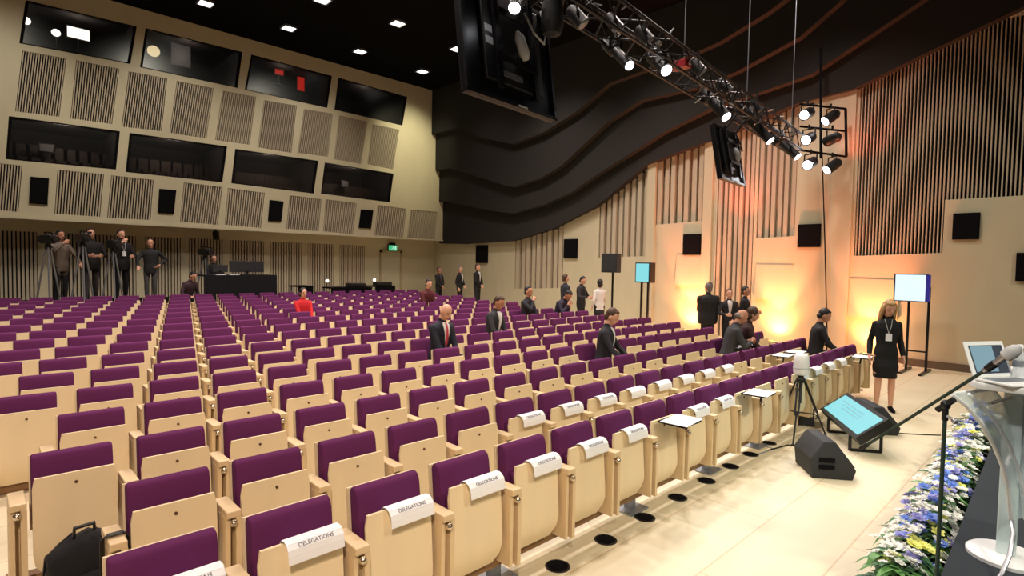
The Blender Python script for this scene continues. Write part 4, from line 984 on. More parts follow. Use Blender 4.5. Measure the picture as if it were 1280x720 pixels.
def hung_screen(words, uc, vb, w_, h_, tilt, shift=0.0, extra=0):
    q = on_truss(uc); p = Vector((q.x, q.y + shift, 0)); d = (Vector((p.x, p.y, ZC)) - CAM).dot(FW)
    zb_ = ZC + d * (to_px((p.x, p.y, ZC))[1] - vb) / F
    t = thing('hanging_screen', words, 'screen', (p.x, p.y, zb_), math.atan2(dT.y, dT.x), 'black screens hung under the truss')
    tz = math.radians(tilt); up = Vector((0, math.sin(tz), math.cos(tz))); n = Vector((0, -math.cos(tz), math.sin(tz)))
    def S(x, y, z): return Vector((x, 0, 0)) + up * z + n * y
    def slab(mb, x0, x1, z0, z1, y0, y1): mb.hexa([S(x0, y0, z0), S(x1, y0, z0), S(x1, y1, z0), S(x0, y1, z0), S(x0, y0, z1), S(x1, y0, z1), S(x1, y1, z1), S(x0, y1, z1)])
    a = w_ / 2
    b = MB(); slab(b, -a, a, 0, h_, -0.06, 0.0); b.build('casing', M['blackmetal'], t, bevel=0.01)
    b = MB(); slab(b, -a + 0.03, a - 0.03, 0.03, h_ - 0.03, -0.064, -0.06); b.build('display', M['matt_black'], t)
    b = MB()
    for x in (-a + 0.02, a - 0.02): slab(b, x - 0.02, x + 0.02, 0.0, h_, 0.0, 0.03)
    slab(b, -a, a, 0, 0.04, 0.0, 0.03); slab(b, -a, a, h_ - 0.04, h_, 0, 0.03); b.build('rim', M['truss'], t)
    b = MB(); slab(b, -a * 0.62, a * 0.66, h_ * 0.16, h_ * 0.94, 0, 0.05); b.build('back_cover', M['black'], t, bevel=0.012)
    b = MB()
    for x in (-a * 0.38, a * 0.42): slab(b, x - 0.03, x + 0.03, h_ * 0.1, h_ * 1.0, 0.05, 0.09)
    for z in (0.35, 0.75): slab(b, -a * 0.4, a * 0.44, h_ * z - 0.03, h_ * z + 0.03, 0.09, 0.11)
    b.build('bracket', M['blackmetal'], t)
    for x in (-a * 0.38, a * 0.42): b = MB(); b.tube([S(x, 0.08, h_ * 0.95), Vector((x, 0.0 - shift, TZ - zb_ - hw))], 0.022, 8); b.build('hanger', M['black'], t, smooth=True)
    b = MB()
    for x, z in ((-a * 0.52, 0.58), (-a * 0.52, 0.48)): slab(b, x - 0.05, x + 0.05, h_ * z - 0.035, h_ * z + 0.035, 0.05, 0.053)
    if extra: b.build('sticker', M['sticker'], t)
    c = MB(); c.tube([S(-0.02, 0.13, h_ * 0.62), S(0.0, 0.14, h_ * 0.56), S(0.07, 0.13, h_ * 0.44), S(0.1, 0.12, h_ * 0.4)], [0.015, 0.05, 0.055, 0.03], 10); c.build('cable_bundle', M['cable_grey'], t, smooth=True)
    c = MB(); c.tube([S(a * 0.25, 0.1, h_ * 0.85), S(a * 0.35, 0.14, h_ * 0.68), S(a * 0.6, 0.14, h_ * 0.62), S(a * 0.75, 0.1, h_ * 0.75), S(a * 0.8, 0.04, h_ * 1.0)], 0.012, 8); c.build('cable', M['cable_grey'] if extra else M['black'], t, smooth=True)
    b = MB(); slab(b, -a * 0.3, a * 0.15, h_ * 0.22, h_ * 0.27, 0.052, 0.058); b.build('label_plate', M['steel'], t); b = MB(); slab(b, a * 0.05, a * 0.25, 0.01, 0.03, 0.03, 0.034); b.build('edge_sticker', M['sticker'], t); b = MB(); slab(b, a - 0.03, a - 0.012, 0.02, 0.1, 0.03, 0.034); b.build('edge_sticker', M['steel'], t)
    return t
hung_screen('large black hanging screen nearest the stage, seen from behind', 657, 137, 1.36, 1.16, 8, 0.12, 1)
hung_screen('smaller-looking black hanging screen before the orange-lit ribs', 926, 229, 1.22, 0.98, 10, 0.1)
# motor bag hung beside the large screen
q = on_truss(690); p = at_d(690, 24, (q - CAM).dot(FW) - 0.1); t = thing('chain_bag', 'dark cloth chain bag hanging beside the large hanging screen', 'bag', p)
b = MB(); b.tube([(0, 0, 0.2), (0, 0, 0.1), (0, 0, -0.06), (0, 0, -0.15), (0, 0, -0.17)], [0.09, 0.11, 0.12, 0.09, 0.03], 14); b.build('pouch', M['grille'], t, smooth=True)
b = MB(); b.tube([(0, 0, 0.2), (0, 0, 0.5)], 0.012, 8); b.build('strap', M['steel'], t, smooth=True)
p = on_truss(846) + Vector((0, 0, -0.02)); t = thing('clamp_block', 'small red block clamped on the truss by the brightest lamp', 'clamp', p)
b = MB(); b.box(-0.09, 0.09, -0.19, 0.19, -0.05, 0.05); b.build('body', M['red_gel'], t, bevel=0.01)
b = MB(); b.tube([(0, -0.2, 0), (0, -0.23, 0)], 0.03, 10); b.build('bolt_head', M['silver'], t, smooth=True)

# real spots from the lit truss lamps and the ladder, onto the stage
for (u, v, tgt, e_) in [(832, 92, (5.0, 1.2, 0), 420), (908, 150, (6.5, 1.6, 0), 420), (963, 180, (8.5, 1.6, 0), 420), (997, 200, (4.4, 0.35, 1.2), 420)]:
    q = on_truss(u) - Vector((0, 0.35, 0.45)); spot('truss_beam', q, tgt, e_ * 0.55, (0.96, 0.97, 1.0), 64, 0.8, 0.08)

spot('stage_wash', (-2.5, 0.2, 5.2), (4.4, 0.4, 1.0), 700, (1.0, 0.97, 0.9), 34, 0.9, 0.2)  # unseen lamp added to brighten the lectern and flowers from the side
spot('stage_wash', (2.0, -4.5, 6.0), (4.6, 0.4, 1.0), 500, (1.0, 0.97, 0.9), 30, 0.9, 0.2)  # unseen narrow lamp added behind the viewpoint to brighten the lectern
# orange uplights on the floor along the wood wall
def uplight(u, v, words, e_, red=False, off=0.55, tilt=2.6):
    p = at_x(u, v, XW); zf = fl(p.y); t = thing('uplight', words, 'light', (XW - off, p.y, zf), 0, 'orange uplights along the wood wall')
    b = MB(); b.prism([(-0.12, -0.14, 0.0), (0.12, -0.14, 0.0), (0.12, -0.14, 0.10), (-0.12, -0.14, 0.15)], (0, 0.28, 0)); b.build('housing', M['black'], t)
    b = MB(); b.quadslab([(-0.1, -0.12, 0.148), (0.1, -0.12, 0.107), (0.1, 0.12, 0.107), (-0.1, 0.12, 0.148)], (0.005, 0, 0.01)); b.build('lens', M['uplens'], t)
    spot('uplight_beam', (XW - 0.34, p.y, zf + 0.22), (XW, p.y, zf + 0.8), e_ * 0.10, (1.0, 0.42, 0.11), 120, 1.0, 0.05)
    spot('uplight_beam', (XW - 0.55, p.y, zf + 0.25), (XW, p.y, zf + 2.6), e_ * 0.50, (1.0, 0.22, 0.09), 58, 0.7, 0.05)
    spot('uplight_beam', (XW - 0.55, p.y, zf + 0.25), (XW - 0.1, p.y, zf + 3.0), e_ * 0.10, (1.0, 0.20, 0.07), 120, 1.0, 0.05)
    pl_ = bpy.data.lights.new('uplight_spill', 'POINT'); pl_.energy = 30; pl_.color = (1, 0.3, 0.1); pl_.shadow_soft_size = 0.05; po_ = bpy.data.objects.new('uplight_spill', pl_); COL.objects.link(po_); po_.location = (XW - off, p.y, zf + 0.32)
M['uplens'] = emit('uplight_lens', (1, 0.45, 0.1, 1), 6)
uplight(866, 380, 'orange uplight on the floor behind the dark-coated standing man', 1500)
uplight(975, 380, 'orange uplight on the floor beyond the three people at the row ends', 1700)
uplight(1092, 380, 'orange uplight on the floor behind the woman in black', 1300)
spot('uplight_beam', (XW - 0.5, at_x(930, 300, XW).y, 3.2), (XW - 0.1, at_x(930, 150, XW).y, 8.0), 130, (1, 0.09, 0.04), 110, 1.0, 0.1)  # red glow for the bulkhead, added in mid-air without a fixture
spot('uplight_beam', (XW - 0.5, at_x(1080, 200, XW).y, 4.5), (XW - 0.2, at_x(1100, 60, XW).y, 8.0), 60, (1, 0.09, 0.04), 120, 1.0, 0.1)  # second added red glow, also floating with no uplight under it

# ------------------------------------------------------------------ people
PM = {}
def pm(c, rough=0.8):
    if c not in PM: PM[c] = mat('cloth_%02x%02x%02x' % c, srgb(*c), rough, noise=0.1, nscale=60)
    return PM[c]
SKIN = {'light': mat('skin_light', srgb(222, 168, 140), 0.5), 'mid': mat('skin_mid', srgb(196, 140, 110), 0.5), 'tan': mat('skin_tan', srgb(176, 124, 96), 0.5)}
HAIRM = {c: mat('hair_' + c, srgb(*v), 0.55, noise=0.3, nscale=90, stretch=(1, 1, 0.2)) for c, v in {'black': (24, 20, 20), 'brown': (74, 50, 34), 'blonde': (196, 158, 104), 'grey': (120, 112, 108)}.items()}
EYE = mat('eye_dark', srgb(30, 24, 22), 0.3); LIP = mat('lips', srgb(168, 92, 86), 0.5)
def seg_dist(p, a, b):
    ab = b - a; t = max(0, min(1, (p - a).dot(ab) / max(ab.length_squared, 1e-9))); return (p - a - ab * t).length
def ik(S, W, l1, l2, pole):
    d = W - S; L_ = d.length
    if L_ > (l1 + l2) * 0.995: W = S + d * ((l1 + l2) * 0.995 / L_); d = W - S; L_ = d.length
    a = (l1 * l1 - l2 * l2 + L_ * L_) / (2 * L_); h = math.sqrt(max(0, l1 * l1 - a * a)); dn = d / L_
    po = pole - dn * pole.dot(dn); po.normalize()
    return S + dn * a + po * h, W
ARMS = {  # wrist targets relative to the hips (x outwards for each side, y forward negative, z up), elbow pole, finger curl
    'down': ((0.225, -0.03, -0.06), (0.12, 1, 0), 0.5), 'clasp': ((0.05, -0.20, 0.02), (1, 0.5, 0), 0.9), 'phone': ((0.06, -0.30, 0.34), (0.8, 0.1, -1), 1.0),
    'lap': ((0.10, -0.30, -0.02), (1, 0.4, 0), 0.7), 'read': ((0.13, -0.36, 0.10), (0.9, 0.2, -0.6), 0.8), 'chin': ((0.06, -0.20, 0.52), (0.6, -0.4, -1), 1.1),
    'camera': ((0.12, -0.30, 0.52), (0.9, 0, -1), 0.9), 'hold': ((0.12, -0.30, 0.18), (0.8, 0.5, -0.6), 1.0), 'hip': ((0.22, -0.06, 0.08), (1, 0.6, 0), 0.9), 'rest': ((0.26, -0.30, 0.04), (1, 0.5, -0.3), 0.6)}
def person(words, loc, rz, H=1.75, pose='stand', arms=('down', 'down'), jacket=(26, 26, 32), trouser=(24, 24, 30), shirt=None, tie=None, skin='light', hair='brown', style='short',
           lean=0.0, nod=0.0, turn=0.0, vox=0.012, skirt=False, face=True, slim=1.0, badge=False, legskin=False, gap=0.09, sleeve=True, heel=False):
    s = H / 1.75; V = Vector
    t = thing('person', words, 'person', loc, rz, None); t.scale = (s, s, s)
    hz = 0.92 if pose == 'stand' else 0.53
    rot = Matrix.Rotation(lean, 3, 'X')      # positive leans forward (towards -y)
    def T(p): return rot @ V(p) + V((0, 0, hz))
    prims = []                                # (a, b, ra, rb, material index)
    SK, JK, TR_, SH, SO = 0, 1, 2, 3, 4
    def cap(a, b, ra, rb, m): prims.append((V(a), V(b), ra, rb, m))
    mb = MB()
    # torso as a loft of rounded sections
    secs = [(-0.16, .150, .108), (-0.10, .165, .118), (0, .172, .125), (.12, .160, .116), (.25, .172, .12), (.38, .195, .124), (.455, .19, .108), (.505, .130, .082), (.535, .066, .060)]
    if skirt: secs = [(-0.40, .160, .120), (-0.22, .18, .135)] + [(z, a * (0.98 if z < 0.05 else (0.86 if z < 0.2 else 0.9)), d * 0.95) for z, a, d in secs[1:]]
    if pose == 'sit': secs = secs[1:]
    secs = [(z, a * slim, d * (0.5 + 0.5 * slim)) for z, a, d in secs]
    n = 20; pts = []
    for z, a, d in secs:
        for k in range(n):
            an = 2 * PI * k / n; c_, s_ = math.cos(an), math.sin(an)
            x = (a - d) * (1 if c_ > 0 else -1) * min(1, abs(c_) * 1.6) + d * c_ if a > d else a * c_
            pts.append(T((x, d * s_, z)))
    fs = [tuple(range(n))[::-1], tuple((len(secs) - 1) * n + k for k in range(n))]
    for i in range(len(secs) - 1):
        for k in range(n): fs.append((i * n + k, i * n + (k + 1) % n, (i + 1) * n + (k + 1) % n, (i + 1) * n + k))
    mb.add(pts, fs)
    for z, a, d in secs: cap(T((-(max(a - d, 0.005)), 0, z)), T((max(a - d, 0.005), 0, z)), d, d, (SH if shirt else SK) if z > .53 else JK if (not skirt or z > -0.12) else TR_)
    def limb(ps, rs, m, ns=12):
        mb.tube(ps, rs, ns)
        for i in range(len(ps) - 1): cap(ps[i], ps[i + 1], rs[i], rs[i + 1], m)
        mb.ell(ps[-1], (rs[-1],) * 3, 10, 6); mb.ell(ps[0], (rs[0],) * 3, 10, 6)
    # neck and head
    limb([T((0, 0.012, .50)), T((0, -0.005, .60))], [.060, .056], SK)
    hrot = rot @ Matrix.Rotation(turn, 3, 'Z') @ Matrix.Rotation(nod, 3, 'X'); hc0 = T((0, 0.0, .60))
    def Hd(p): return hrot @ V(p) + hc0
    hr = hrot
    mb.ell(Hd((0, -0.012, .118)), (.076, .096, .108), 18, 12, hr); mb.ell(Hd((0, -0.042, .05)), (.058, .066, .058), 14, 8, hr); mb.ell(Hd((0, -0.072, .022)), (.03, .03, .022), 10, 6, hr)
    mb.tube([Hd((0, -0.098, .118)), Hd((0, -0.122, .082))], [.009, .015], 8); mb.ell(Hd((0, -0.118, .08)), (.017, .013, .011), 8, 6, hr)
    mb.ell(Hd((0, -0.088, .136)), (.05, .02, .012), 10, 6, hr)
    for sg in (-1, 1): mb.ell(Hd((sg * .078, 0.002, .095)), (.012, .022, .032), 8, 6, hr)
    cap(Hd((0, -0.012, .118)), Hd((0, -0.05, .05)), .098, .07, SK)
    # legs
    for sg in (-1, 1):
        if pose == 'stand':
            hp, kn, an_ = V((sg * gap, 0, hz - .03)), V((sg * (gap + .005), -0.015, .49)), V((sg * (gap + .01), 0.02, .085))
            ls, ks, as_ = .088, .058, .043
        else:
            hp, kn, an_ = V((sg * .09, 0.0, hz - 0.02)), V((sg * .12, -0.43, hz - 0.0)), V((sg * .12, -0.42, .085)); ls, ks, as_ = .088, .06, .044
        if legskin: ls, ks, as_ = .075, .048, .031
        LM = SK if legskin else TR_
        limb([hp, lerp(hp, kn, .5), kn], [ls, ls * .86, ks], LM if not skirt else TR_ if False else LM)
        limb([kn, lerp(kn, an_, .3), lerp(kn, an_, .65), an_], [ks, ks * 1.02, ks * .82 if legskin else ks * .9, as_], LM)
        hl = 0.05 if heel else 0.0
        mb.ell(an_ + V((0, 0.012, -0.035)), (.036, .042, .05), 10, 6)
        limb([an_ + V((0, 0.02, -0.052 + hl * .3)), an_ + V((0, -0.08, -0.05)), an_ + V((sg * .01, -0.175, -0.058))], [.035, .036, .026], SO)
        if heel: limb([an_ + V((0, 0.03, -0.05)), an_ + V((0, 0.035, -0.078))], [.016, .009], SO)
    # arms and hands
    hands = {}
    for sg, an in zip((-1, 1), arms):
        wt, pole, curl = ARMS[an]
        S = T((sg * (.180 if not skirt else .152) * (0.4 + 0.6 * slim), 0.005, .445 if not skirt else .435)); W0 = T((sg * wt[0], wt[1], wt[2]))
        E_, W_ = ik(S, W0, .285, .255, rot @ V((sg * pole[0], pole[1], pole[2])))
        am = JK if sleeve else SK
        limb([S, lerp(S, E_, .5), E_], [(.062 if not skirt else .054) * (.5 + .5 * slim), .052 if not skirt else .046, .045 if not skirt else .04], JK); limb([E_, lerp(E_, W_, .35), lerp(E_, W_, .97)], [.045, .044, .031], am)
        fd = (W_ - E_).normalized()
        side = V((sg, 0, 0)); palm = (V((-sg * 1.0, 0, -0.2)) if an in ('down', 'hip') else V((0, 0.3, -1)) if an in ('lap', 'read', 'rest', 'clasp') else V((-sg * .7, .5, 0)))
        pn = palm - fd * palm.dot(fd); pn.normalize(); wd = fd.cross(pn).normalized()
        if an in ('down', 'hip'):
            if wd.y > 0: wd = -wd           # thumb side points forward
        elif wd.x * sg > 0: wd = -wd        # thumb side points to the middle
        pc_ = W_ + fd * .05
        q = Matrix((wd, fd, pn)).transposed()
        mb.ell(pc_, (.043, .056, .018), 12, 8, q); cap(W_, W_ + fd * .09, .036, .04, SK)
        for fi, (off, ln) in enumerate([(.030, .068), (.010, .078), (-.011, .073), (-.031, .056)]):
            b0 = W_ + fd * .085 + wd * off; c1 = curl * 0.5; d1 = (fd * math.cos(c1) + pn * math.sin(c1)); d2 = (fd * math.cos(c1 * 2.4) + pn * math.sin(c1 * 2.4))
            p1 = b0 + d1 * ln * .5; p2 = p1 + d2 * ln * .5
            mb.tube([b0 - fd * .02, b0, p1, p2], [.0095, .0095, .009, .0075], 7); cap(b0, p2, .012, .01, SK)
        tb = W_ + fd * .035 + wd * .034; t1 = tb + (fd * .6 + wd * .8).normalized() * .034; t2 = t1 + (fd * .95 + pn * .4).normalized() * .03
        mb.tube([W_ + fd * .025 + wd * .012, tb, t1, t2], [.013, .012, .0105, .009], 7); cap(tb, t2, .014, .012, SK)
        hands[sg] = W_ + fd * .08
    raw = mb.build('body', SKIN[skin], None)
    md = raw.modifiers.new('r', 'REMESH'); md.mode = 'VOXEL'; md.voxel_size = vox; md.use_smooth_shade = True
    sm_ = raw.modifiers.new('s', 'SMOOTH'); sm_.factor = 0.4; sm_.iterations = 2 if vox < .009 else 1
    dg = bpy.context.evaluated_depsgraph_get(); me = bpy.data.meshes.new_from_object(raw.evaluated_get(dg)); bpy.data.objects.remove(raw)
    me.materials.clear()
    for m in (SKIN[skin], pm(jacket), pm(trouser), pm(shirt or jacket), M['matt_black']): me.materials.append(m)
    P = prims
    mi = []
    for f in me.polygons:
        c = f.center; best = 9; bm_i = 0
        for a, b2, ra, rb, m in P:
            ab = b2 - a; tt = (c - a).dot(ab) / max(ab.length_squared, 1e-9); tt = 0 if tt < 0 else 1 if tt > 1 else tt
            dd_ = (c - a - ab * tt).length - (ra + (rb - ra) * tt)
            if skirt and m == TR_ and c.z < hz - .395: continue
            if dd_ < best: best = dd_; bm_i = m
        mi.append(bm_i)
    me.polygons.foreach_set('material_index', mi); me.polygons.foreach_set('use_smooth', [True] * len(mi))
    body = bpy.data.objects.new('body', me); COL.objects.link(body); body.parent = t
    # shirt front, tie, lapels
    def front(zz, x, off):
        for i in range(len(secs) - 1):
            if secs[i][0] <= zz <= secs[i + 1][0]:
                f = (zz - secs[i][0]) / (secs[i + 1][0] - secs[i][0]); d = lerp(secs[i][2], secs[i + 1][2], f); a = lerp(secs[i][1], secs[i + 1][1], f); break
        else: d = secs[-1][2]; a = secs[-1][1]
        fl_ = max(a - d, 0) ; ex = max(0, abs(x) - fl_ * 0.9); yy = -math.sqrt(max(d * d - ex * ex, 1e-4))
        return T((x, yy - off, zz))
    def strip(name, zs, ws, off, m):
        b = MB(); prev = None; V_ = []; Fc = []
        for z, w_ in zip(zs, ws): V_ += [front(z, -w_, off), front(z, 0, off + .002), front(z, w_, off)]
        for i in range(len(zs) - 1):
            for j in range(2): Fc.append((3 * i + j, 3 * i + j + 1, 3 * i + 4 + j, 3 * i + 3 + j))
        b.add(V_, Fc); o = b.build(name, m, t, smooth=True)
        md = o.modifiers.new('t', 'SOLIDIFY'); md.thickness = 0.006; md.offset = 0
        return o
    if shirt: strip('shirt_front', [.535, .50, .45, .38, .30, .22, .15], [.04, .062, .058, .046, .034, .02, .006], .008, pm(shirt))
    if tie: strip('tie', [.525, .49, .42, .33, .24, .17], [.018, .014, .02, .026, .028, .012], .016, pm(tie, .6))
    if badge:
        b = MB(); b.tube([front(.52, -.05, .012), front(.42, -.03, .015), front(.30, 0, .016)], .004, 6); b.tube([front(.52, .05, .012), front(.42, .03, .015), front(.30, 0, .016)], .004, 6); b.build('lanyard', M['cable_grey'], t, smooth=True)
        c = front(.25, 0, .02); b = MB(); b.box(c.x - .042, c.x + .042, c.y - .004, c.y + .002, c.z - .06, c.z + .055); b.build('badge_card', M['paper'], t)
    # face details and hair
    if face:
        for sg in (-1, 1):
            b = MB(); b.ell(Hd((sg * .031, -0.0985, .115)), (.011, .006, .0055), 10, 6, hr); b.build('eye', EYE, t, smooth=True)
            b = MB(); b.tube([Hd((sg * .018, -0.102, .138)), Hd((sg * .044, -0.092, .139))], .0032, 6); b.build('eyebrow', HAIRM['brown' if hair in ('blonde', 'grey') else hair], t, smooth=True)
        b = MB(); b.ell(Hd((0, -0.103, .045)), (.023, .007, .007), 10, 6, hr); b.build('mouth', LIP, t, smooth=True)
    if style != 'bald':
        b = MB()
        if style == 'short':
            b.ell(Hd((0, .018, .140)), (.082, .090, .100), 18, 12, hr); b.ell(Hd((0, -0.034, .202)), (.062, .040, .024), 12, 8, hr); b.ell(Hd((0, .05, .07)), (.066, .055, .06), 12, 8, hr)
        elif style == 'long':
            b.ell(Hd((0, .014, .140)), (.09, .098, .106), 18, 12, hr); b.ell(Hd((0, -0.05, .205)), (.066, .05, .03), 12, 8, hr)
            for k in range(13):
                an = PI * (k / 12.0) * 1.16 - PI * 0.08; x, y = .086 * math.cos(an), .07 * math.sin(an) + .0
                b.tube([Hd((x * .9, y + .0, .17)), Hd((x * 1.05, y, .08)), Hd((x * 1.12, y + .006, -.02)), Hd((x * 1.18, y * .9 - .012, -.12)), Hd((x * 1.05, y * .7 - .03, -.19 - .02 * (k % 3)))], [.022, .026, .025, .021, .006], 8)
        elif style == 'bun':
            b.ell(Hd((0, .014, .140)), (.086, .096, .102), 18, 12, hr); b.ell(Hd((0, .06, .21)), (.05, .045, .045), 12, 8, hr); b.ell(Hd((0, .05, .06)), (.062, .05, .06), 12, 8, hr)
        elif style == 'bob':
            b.ell(Hd((0, .014, .136)), (.095, .10, .105), 18, 12, hr)
            b.ell(Hd((0, .035, .05)), (.092, .07, .085), 14, 10, hr)
        elif style == 'fringe':
            b.ell(Hd((0, .036, .085)), (.083, .07, .05), 16, 8, hr)
        h_ = b.build('hair', HAIRM[hair], t, smooth='all')
    return t, hands

def stand(words, u, vtop, Y, rz=0.0, **kw):
    p = at_y(u, vtop, Y); z = kw.pop('zf', None); z = fl(Y) if z is None else z
    H = kw.pop('H', None) or min(1.92, max(1.45, p.z - z))
    return person(words, (p.x, Y, z), rz, H=H, **kw)
def occ_seat(nm_):
    for (r, k), v in PEOPLE_SEATS.items():
        if v == nm_: return r, k
def sit(words, nm_, rz=0.0, dx=0.0, Hs=None, **kw):
    r, k = occ_seat(nm_); u, v = [(a[2], a[3]) for a in SIT if a[0] == nm_][0]
    x = at_y(u, v, row_y(r) - 0.2).x
    xs = seat_x(r, k); x = xs + max(-0.12, min(0.12, x - xs))
    zs = row_base(r)
    return person(words, (x, row_y(r) - 0.255, zs + 0.44 - 0.445 * (Hs or 1.0)), rz, H=1.75 * (Hs or 1.0), pose='sit', **kw)

DARK = (22, 22, 27); NAVY = (24, 26, 40); CHAR = (44, 43, 48); WHITE_ = (232, 230, 226)
# standing woman in black on the pale floor
wp = at_z(1104, 513, 0)
H_w = ZC - (Vector((wp.x, wp.y, ZC)) - CAM).dot(FW) * (374 - to_px((wp.x, wp.y, ZC))[1]) / F
person('woman with long blonde hair standing in a black skirt suit with a white badge', (wp.x, wp.y, 0), math.radians(-66), H=H_w, arms=('down', 'down'), jacket=(13, 13, 16), trouser=(12, 12, 15), hair='blonde', style='long',
       skirt=True, legskin=True, slim=0.98, vox=0.007, nod=0.38, turn=0.2, badge=True, gap=0.085, heel=True)
# audience
R_, hd = sit('bald man in navy suit and red tie sitting with head bowed, mid hall', 'bald', jacket=NAVY, shirt=WHITE_, tie=(196, 60, 84), style='bald', lean=0.12, nod=0.45, arms=('lap', 'lap'), rz=0.1)
sit('brown-haired man in grey suit and white shirt sitting behind the bald man', 'brown', jacket=CHAR, shirt=WHITE_, hair='brown', lean=0.15, nod=0.35, arms=('read', 'lap'), skin='mid', rz=0.25)
sit('seated man in dark clothes holding a hand to his face by the side aisle', 'chin', jacket=(26, 24, 34), hair='black', arms=('chin', 'lap'), lean=0.05, skin='mid', rz=0.2)
sit('blurred seated figure in dark navy bending forward next to the hand-to-face man', 'blur', jacket=(38, 34, 56), hair='black', lean=0.45, nod=0.4, arms=('chin', 'lap'), skin='mid')
sit('man in dark suit reading papers on his lap, alone in a middle row', 'read', jacket=(34, 34, 42), shirt=WHITE_, hair='brown', lean=0.1, nod=0.45, arms=('read', 'read'), rz=0.45, face=True)
sit('bald man in grey jacket bent over a phone near the row end', 'phone', jacket=(62, 62, 66), style='fringe', hair='grey', lean=0.25, nod=0.3, arms=('phone', 'phone'), skin='mid', rz=0.7)
sit('seated person with brown hair just past the bald man with the phone', 'mate', jacket=(60, 34, 34), hair='brown', style='bob', lean=0.2, nod=0.2, arms=('read', 'lap'), rz=0.5)
sit('dark-haired man in black suit sitting at the far end of the second row', 'end', jacket=DARK, shirt=WHITE_, hair='black', lean=0.12, nod=0.4, arms=('read', 'read'), rz=0.5, skin='mid')
sit('dark-haired person in a bright red top sitting far back alone', 'red', jacket=(205, 28, 36), hair='black', style='bob', arms=('lap', 'lap'), nod=0.2, Hs=0.85)
sit('blurred person in red and black seated at the back near the standing suits', 'backblur', jacket=(90, 34, 40), hair='black', style='short', arms=('lap', 'lap'), lean=0.2)
# standing trio in the side aisle
stand('standing man in dark suit and pale shirt, side-on, first of the side aisle trio', 707, 343, 10.2, 1.2, jacket=(36, 38, 48), shirt=(190, 196, 210), hair='brown', arms=('down', 'clasp'))
stand('standing man in dark suit reading something in his hands, middle of the side aisle trio', 727, 345, 9.9, 0.2, jacket=(34, 33, 38), shirt=CHAR, hair='black', arms=('hold', 'hold'), nod=0.4)
stand('standing dark-haired woman in white jacket and black skirt in the side aisle trio', 750, 349, 9.4, 2.5, jacket=(224, 216, 212), trouser=(30, 26, 30), hair='black', style='bob', skirt=True, arms=('clasp', 'down'), slim=0.95, face=False)
# three suits at the far corner
stand('man in black suit standing against the back wall, first of the three suits', 549, 334, 17.2, 0.2, jacket=DARK, shirt=(70, 66, 72), hair='black', arms=('clasp', 'clasp'), skin='tan')
stand('man in black suit and white shirt, middle one of three suits in the far corner', 575, 333, 16.6, 0.5, jacket=DARK, shirt=WHITE_, hair='grey', arms=('down', 'clasp'))
stand('man in black suit and white shirt, last of three suits beside the wall speaker', 597, 330, 16.0, 0.3, jacket=DARK, shirt=WHITE_, hair='brown', arms=('clasp', 'clasp'))
# group at the row ends before the orange wall
stand('large figure in long dark coat seen from behind, hair pinned up, before the orange wall', 886, 353, 5.95, 2.7, jacket=(26, 24, 28), trouser=(22, 21, 25), hair='grey', style='bun', arms=('clasp', 'clasp'), slim=1.5, face=False)
stand('person in dark jacket with pale top, turned, between the coat and the red-lit jacket', 912, 361, 5.6, -0.9, jacket=(30, 27, 32), shirt=(216, 206, 204), hair='brown', style='short', arms=('hold', 'clasp'))
stand('man in dark suit and white shirt, red-lit jacket edge, last of the row-end group', 932, 358, 5.45, 0.2, jacket=(24, 22, 28), shirt=(206, 190, 190), hair='black', arms=('down', 'hold'), skin='mid')

# ------------------------------------------------------------------ camera crew on their riser and the desks
RZ = 0.92
rp = thing('camera_riser', 'black riser platform behind the last row carrying the camera crew', 'platform', (3.2, 18.6, 0))
b = MB(); b.box(-5.2, 4.3, -1.5, 1.4, fl(18) - 0.1, RZ - 0.02); b.build('deck', M['matt_black'], rp)
def crew(words, u, vtop, Y, **kw): return stand(words, u, vtop, Y, zf=RZ, **kw)
def video_camera(u, v, Y, rz, words, tri_words, zf):
    p = at_y(u, v, Y)
    t = thing('video_camera', words, 'camera', p, rz)
    b = MB(); b.box(-0.07, 0.07, -0.2, 0.22, -0.1, 0.1); b.box(-0.05, 0.05, 0.22, 0.34, -0.07, 0.08); b.build('body', M['black'], t, bevel=0.012)
    b = MB(); b.tube([(0, -0.2, 0), (0, -0.26, 0), (0, -0.28, 0), (0, -0.36, 0)], [0.05, 0.055, 0.068, 0.072], 14); b.build('lens', M['black'], t, smooth=True)
    b = MB(); b.bar((0, -0.12, 0.16), (0, 0.14, 0.16), 0.03, 0.03); b.bar((0, -0.12, 0.09), (0, -0.12, 0.17), 0.025, 0.025); b.bar((0, 0.13, 0.09), (0, 0.13, 0.17), 0.025, 0.025); b.build('handle', M['black'], t)
    b = MB(); b.tube([(0.08, -0.1, 0.1), (0.12, -0.16, 0.13), (0.12, 0.0, 0.13)], 0.025, 8); b.build('viewfinder', M['black'], t, smooth=True)
    tr = thing('video_tripod', tri_words, 'tripod', (p.x, p.y, zf)); h = p.z - 0.1 - zf
    for k in range(3):
        an = 2 * PI * k / 3 + 0.5; b = MB(); b.tube([(0.05 * math.cos(an), 0.05 * math.sin(an), h - 0.1), (0.27 * math.cos(an), 0.27 * math.sin(an), 0.02)], 0.02, 8); b.build('leg', M['steel'], tr, smooth=True)
    b = MB(); b.lathe([(0.06, h - 0.14), (0.07, h - 0.08), (0.05, h)], 12); b.tube([(0.03, 0.03, h - 0.05), (0.14, 0.22, h - 0.12)], 0.012, 6); b.build('head', M['black'], tr, smooth=True)
crew('cameraman with shoulder camera and pale striped top, outermost of the crew', 75, 288, 18.0, rz=0.5, jacket=(120, 108, 96), trouser=(40, 38, 40), hair='black', arms=('camera', 'rest'), face=True, skin='mid')
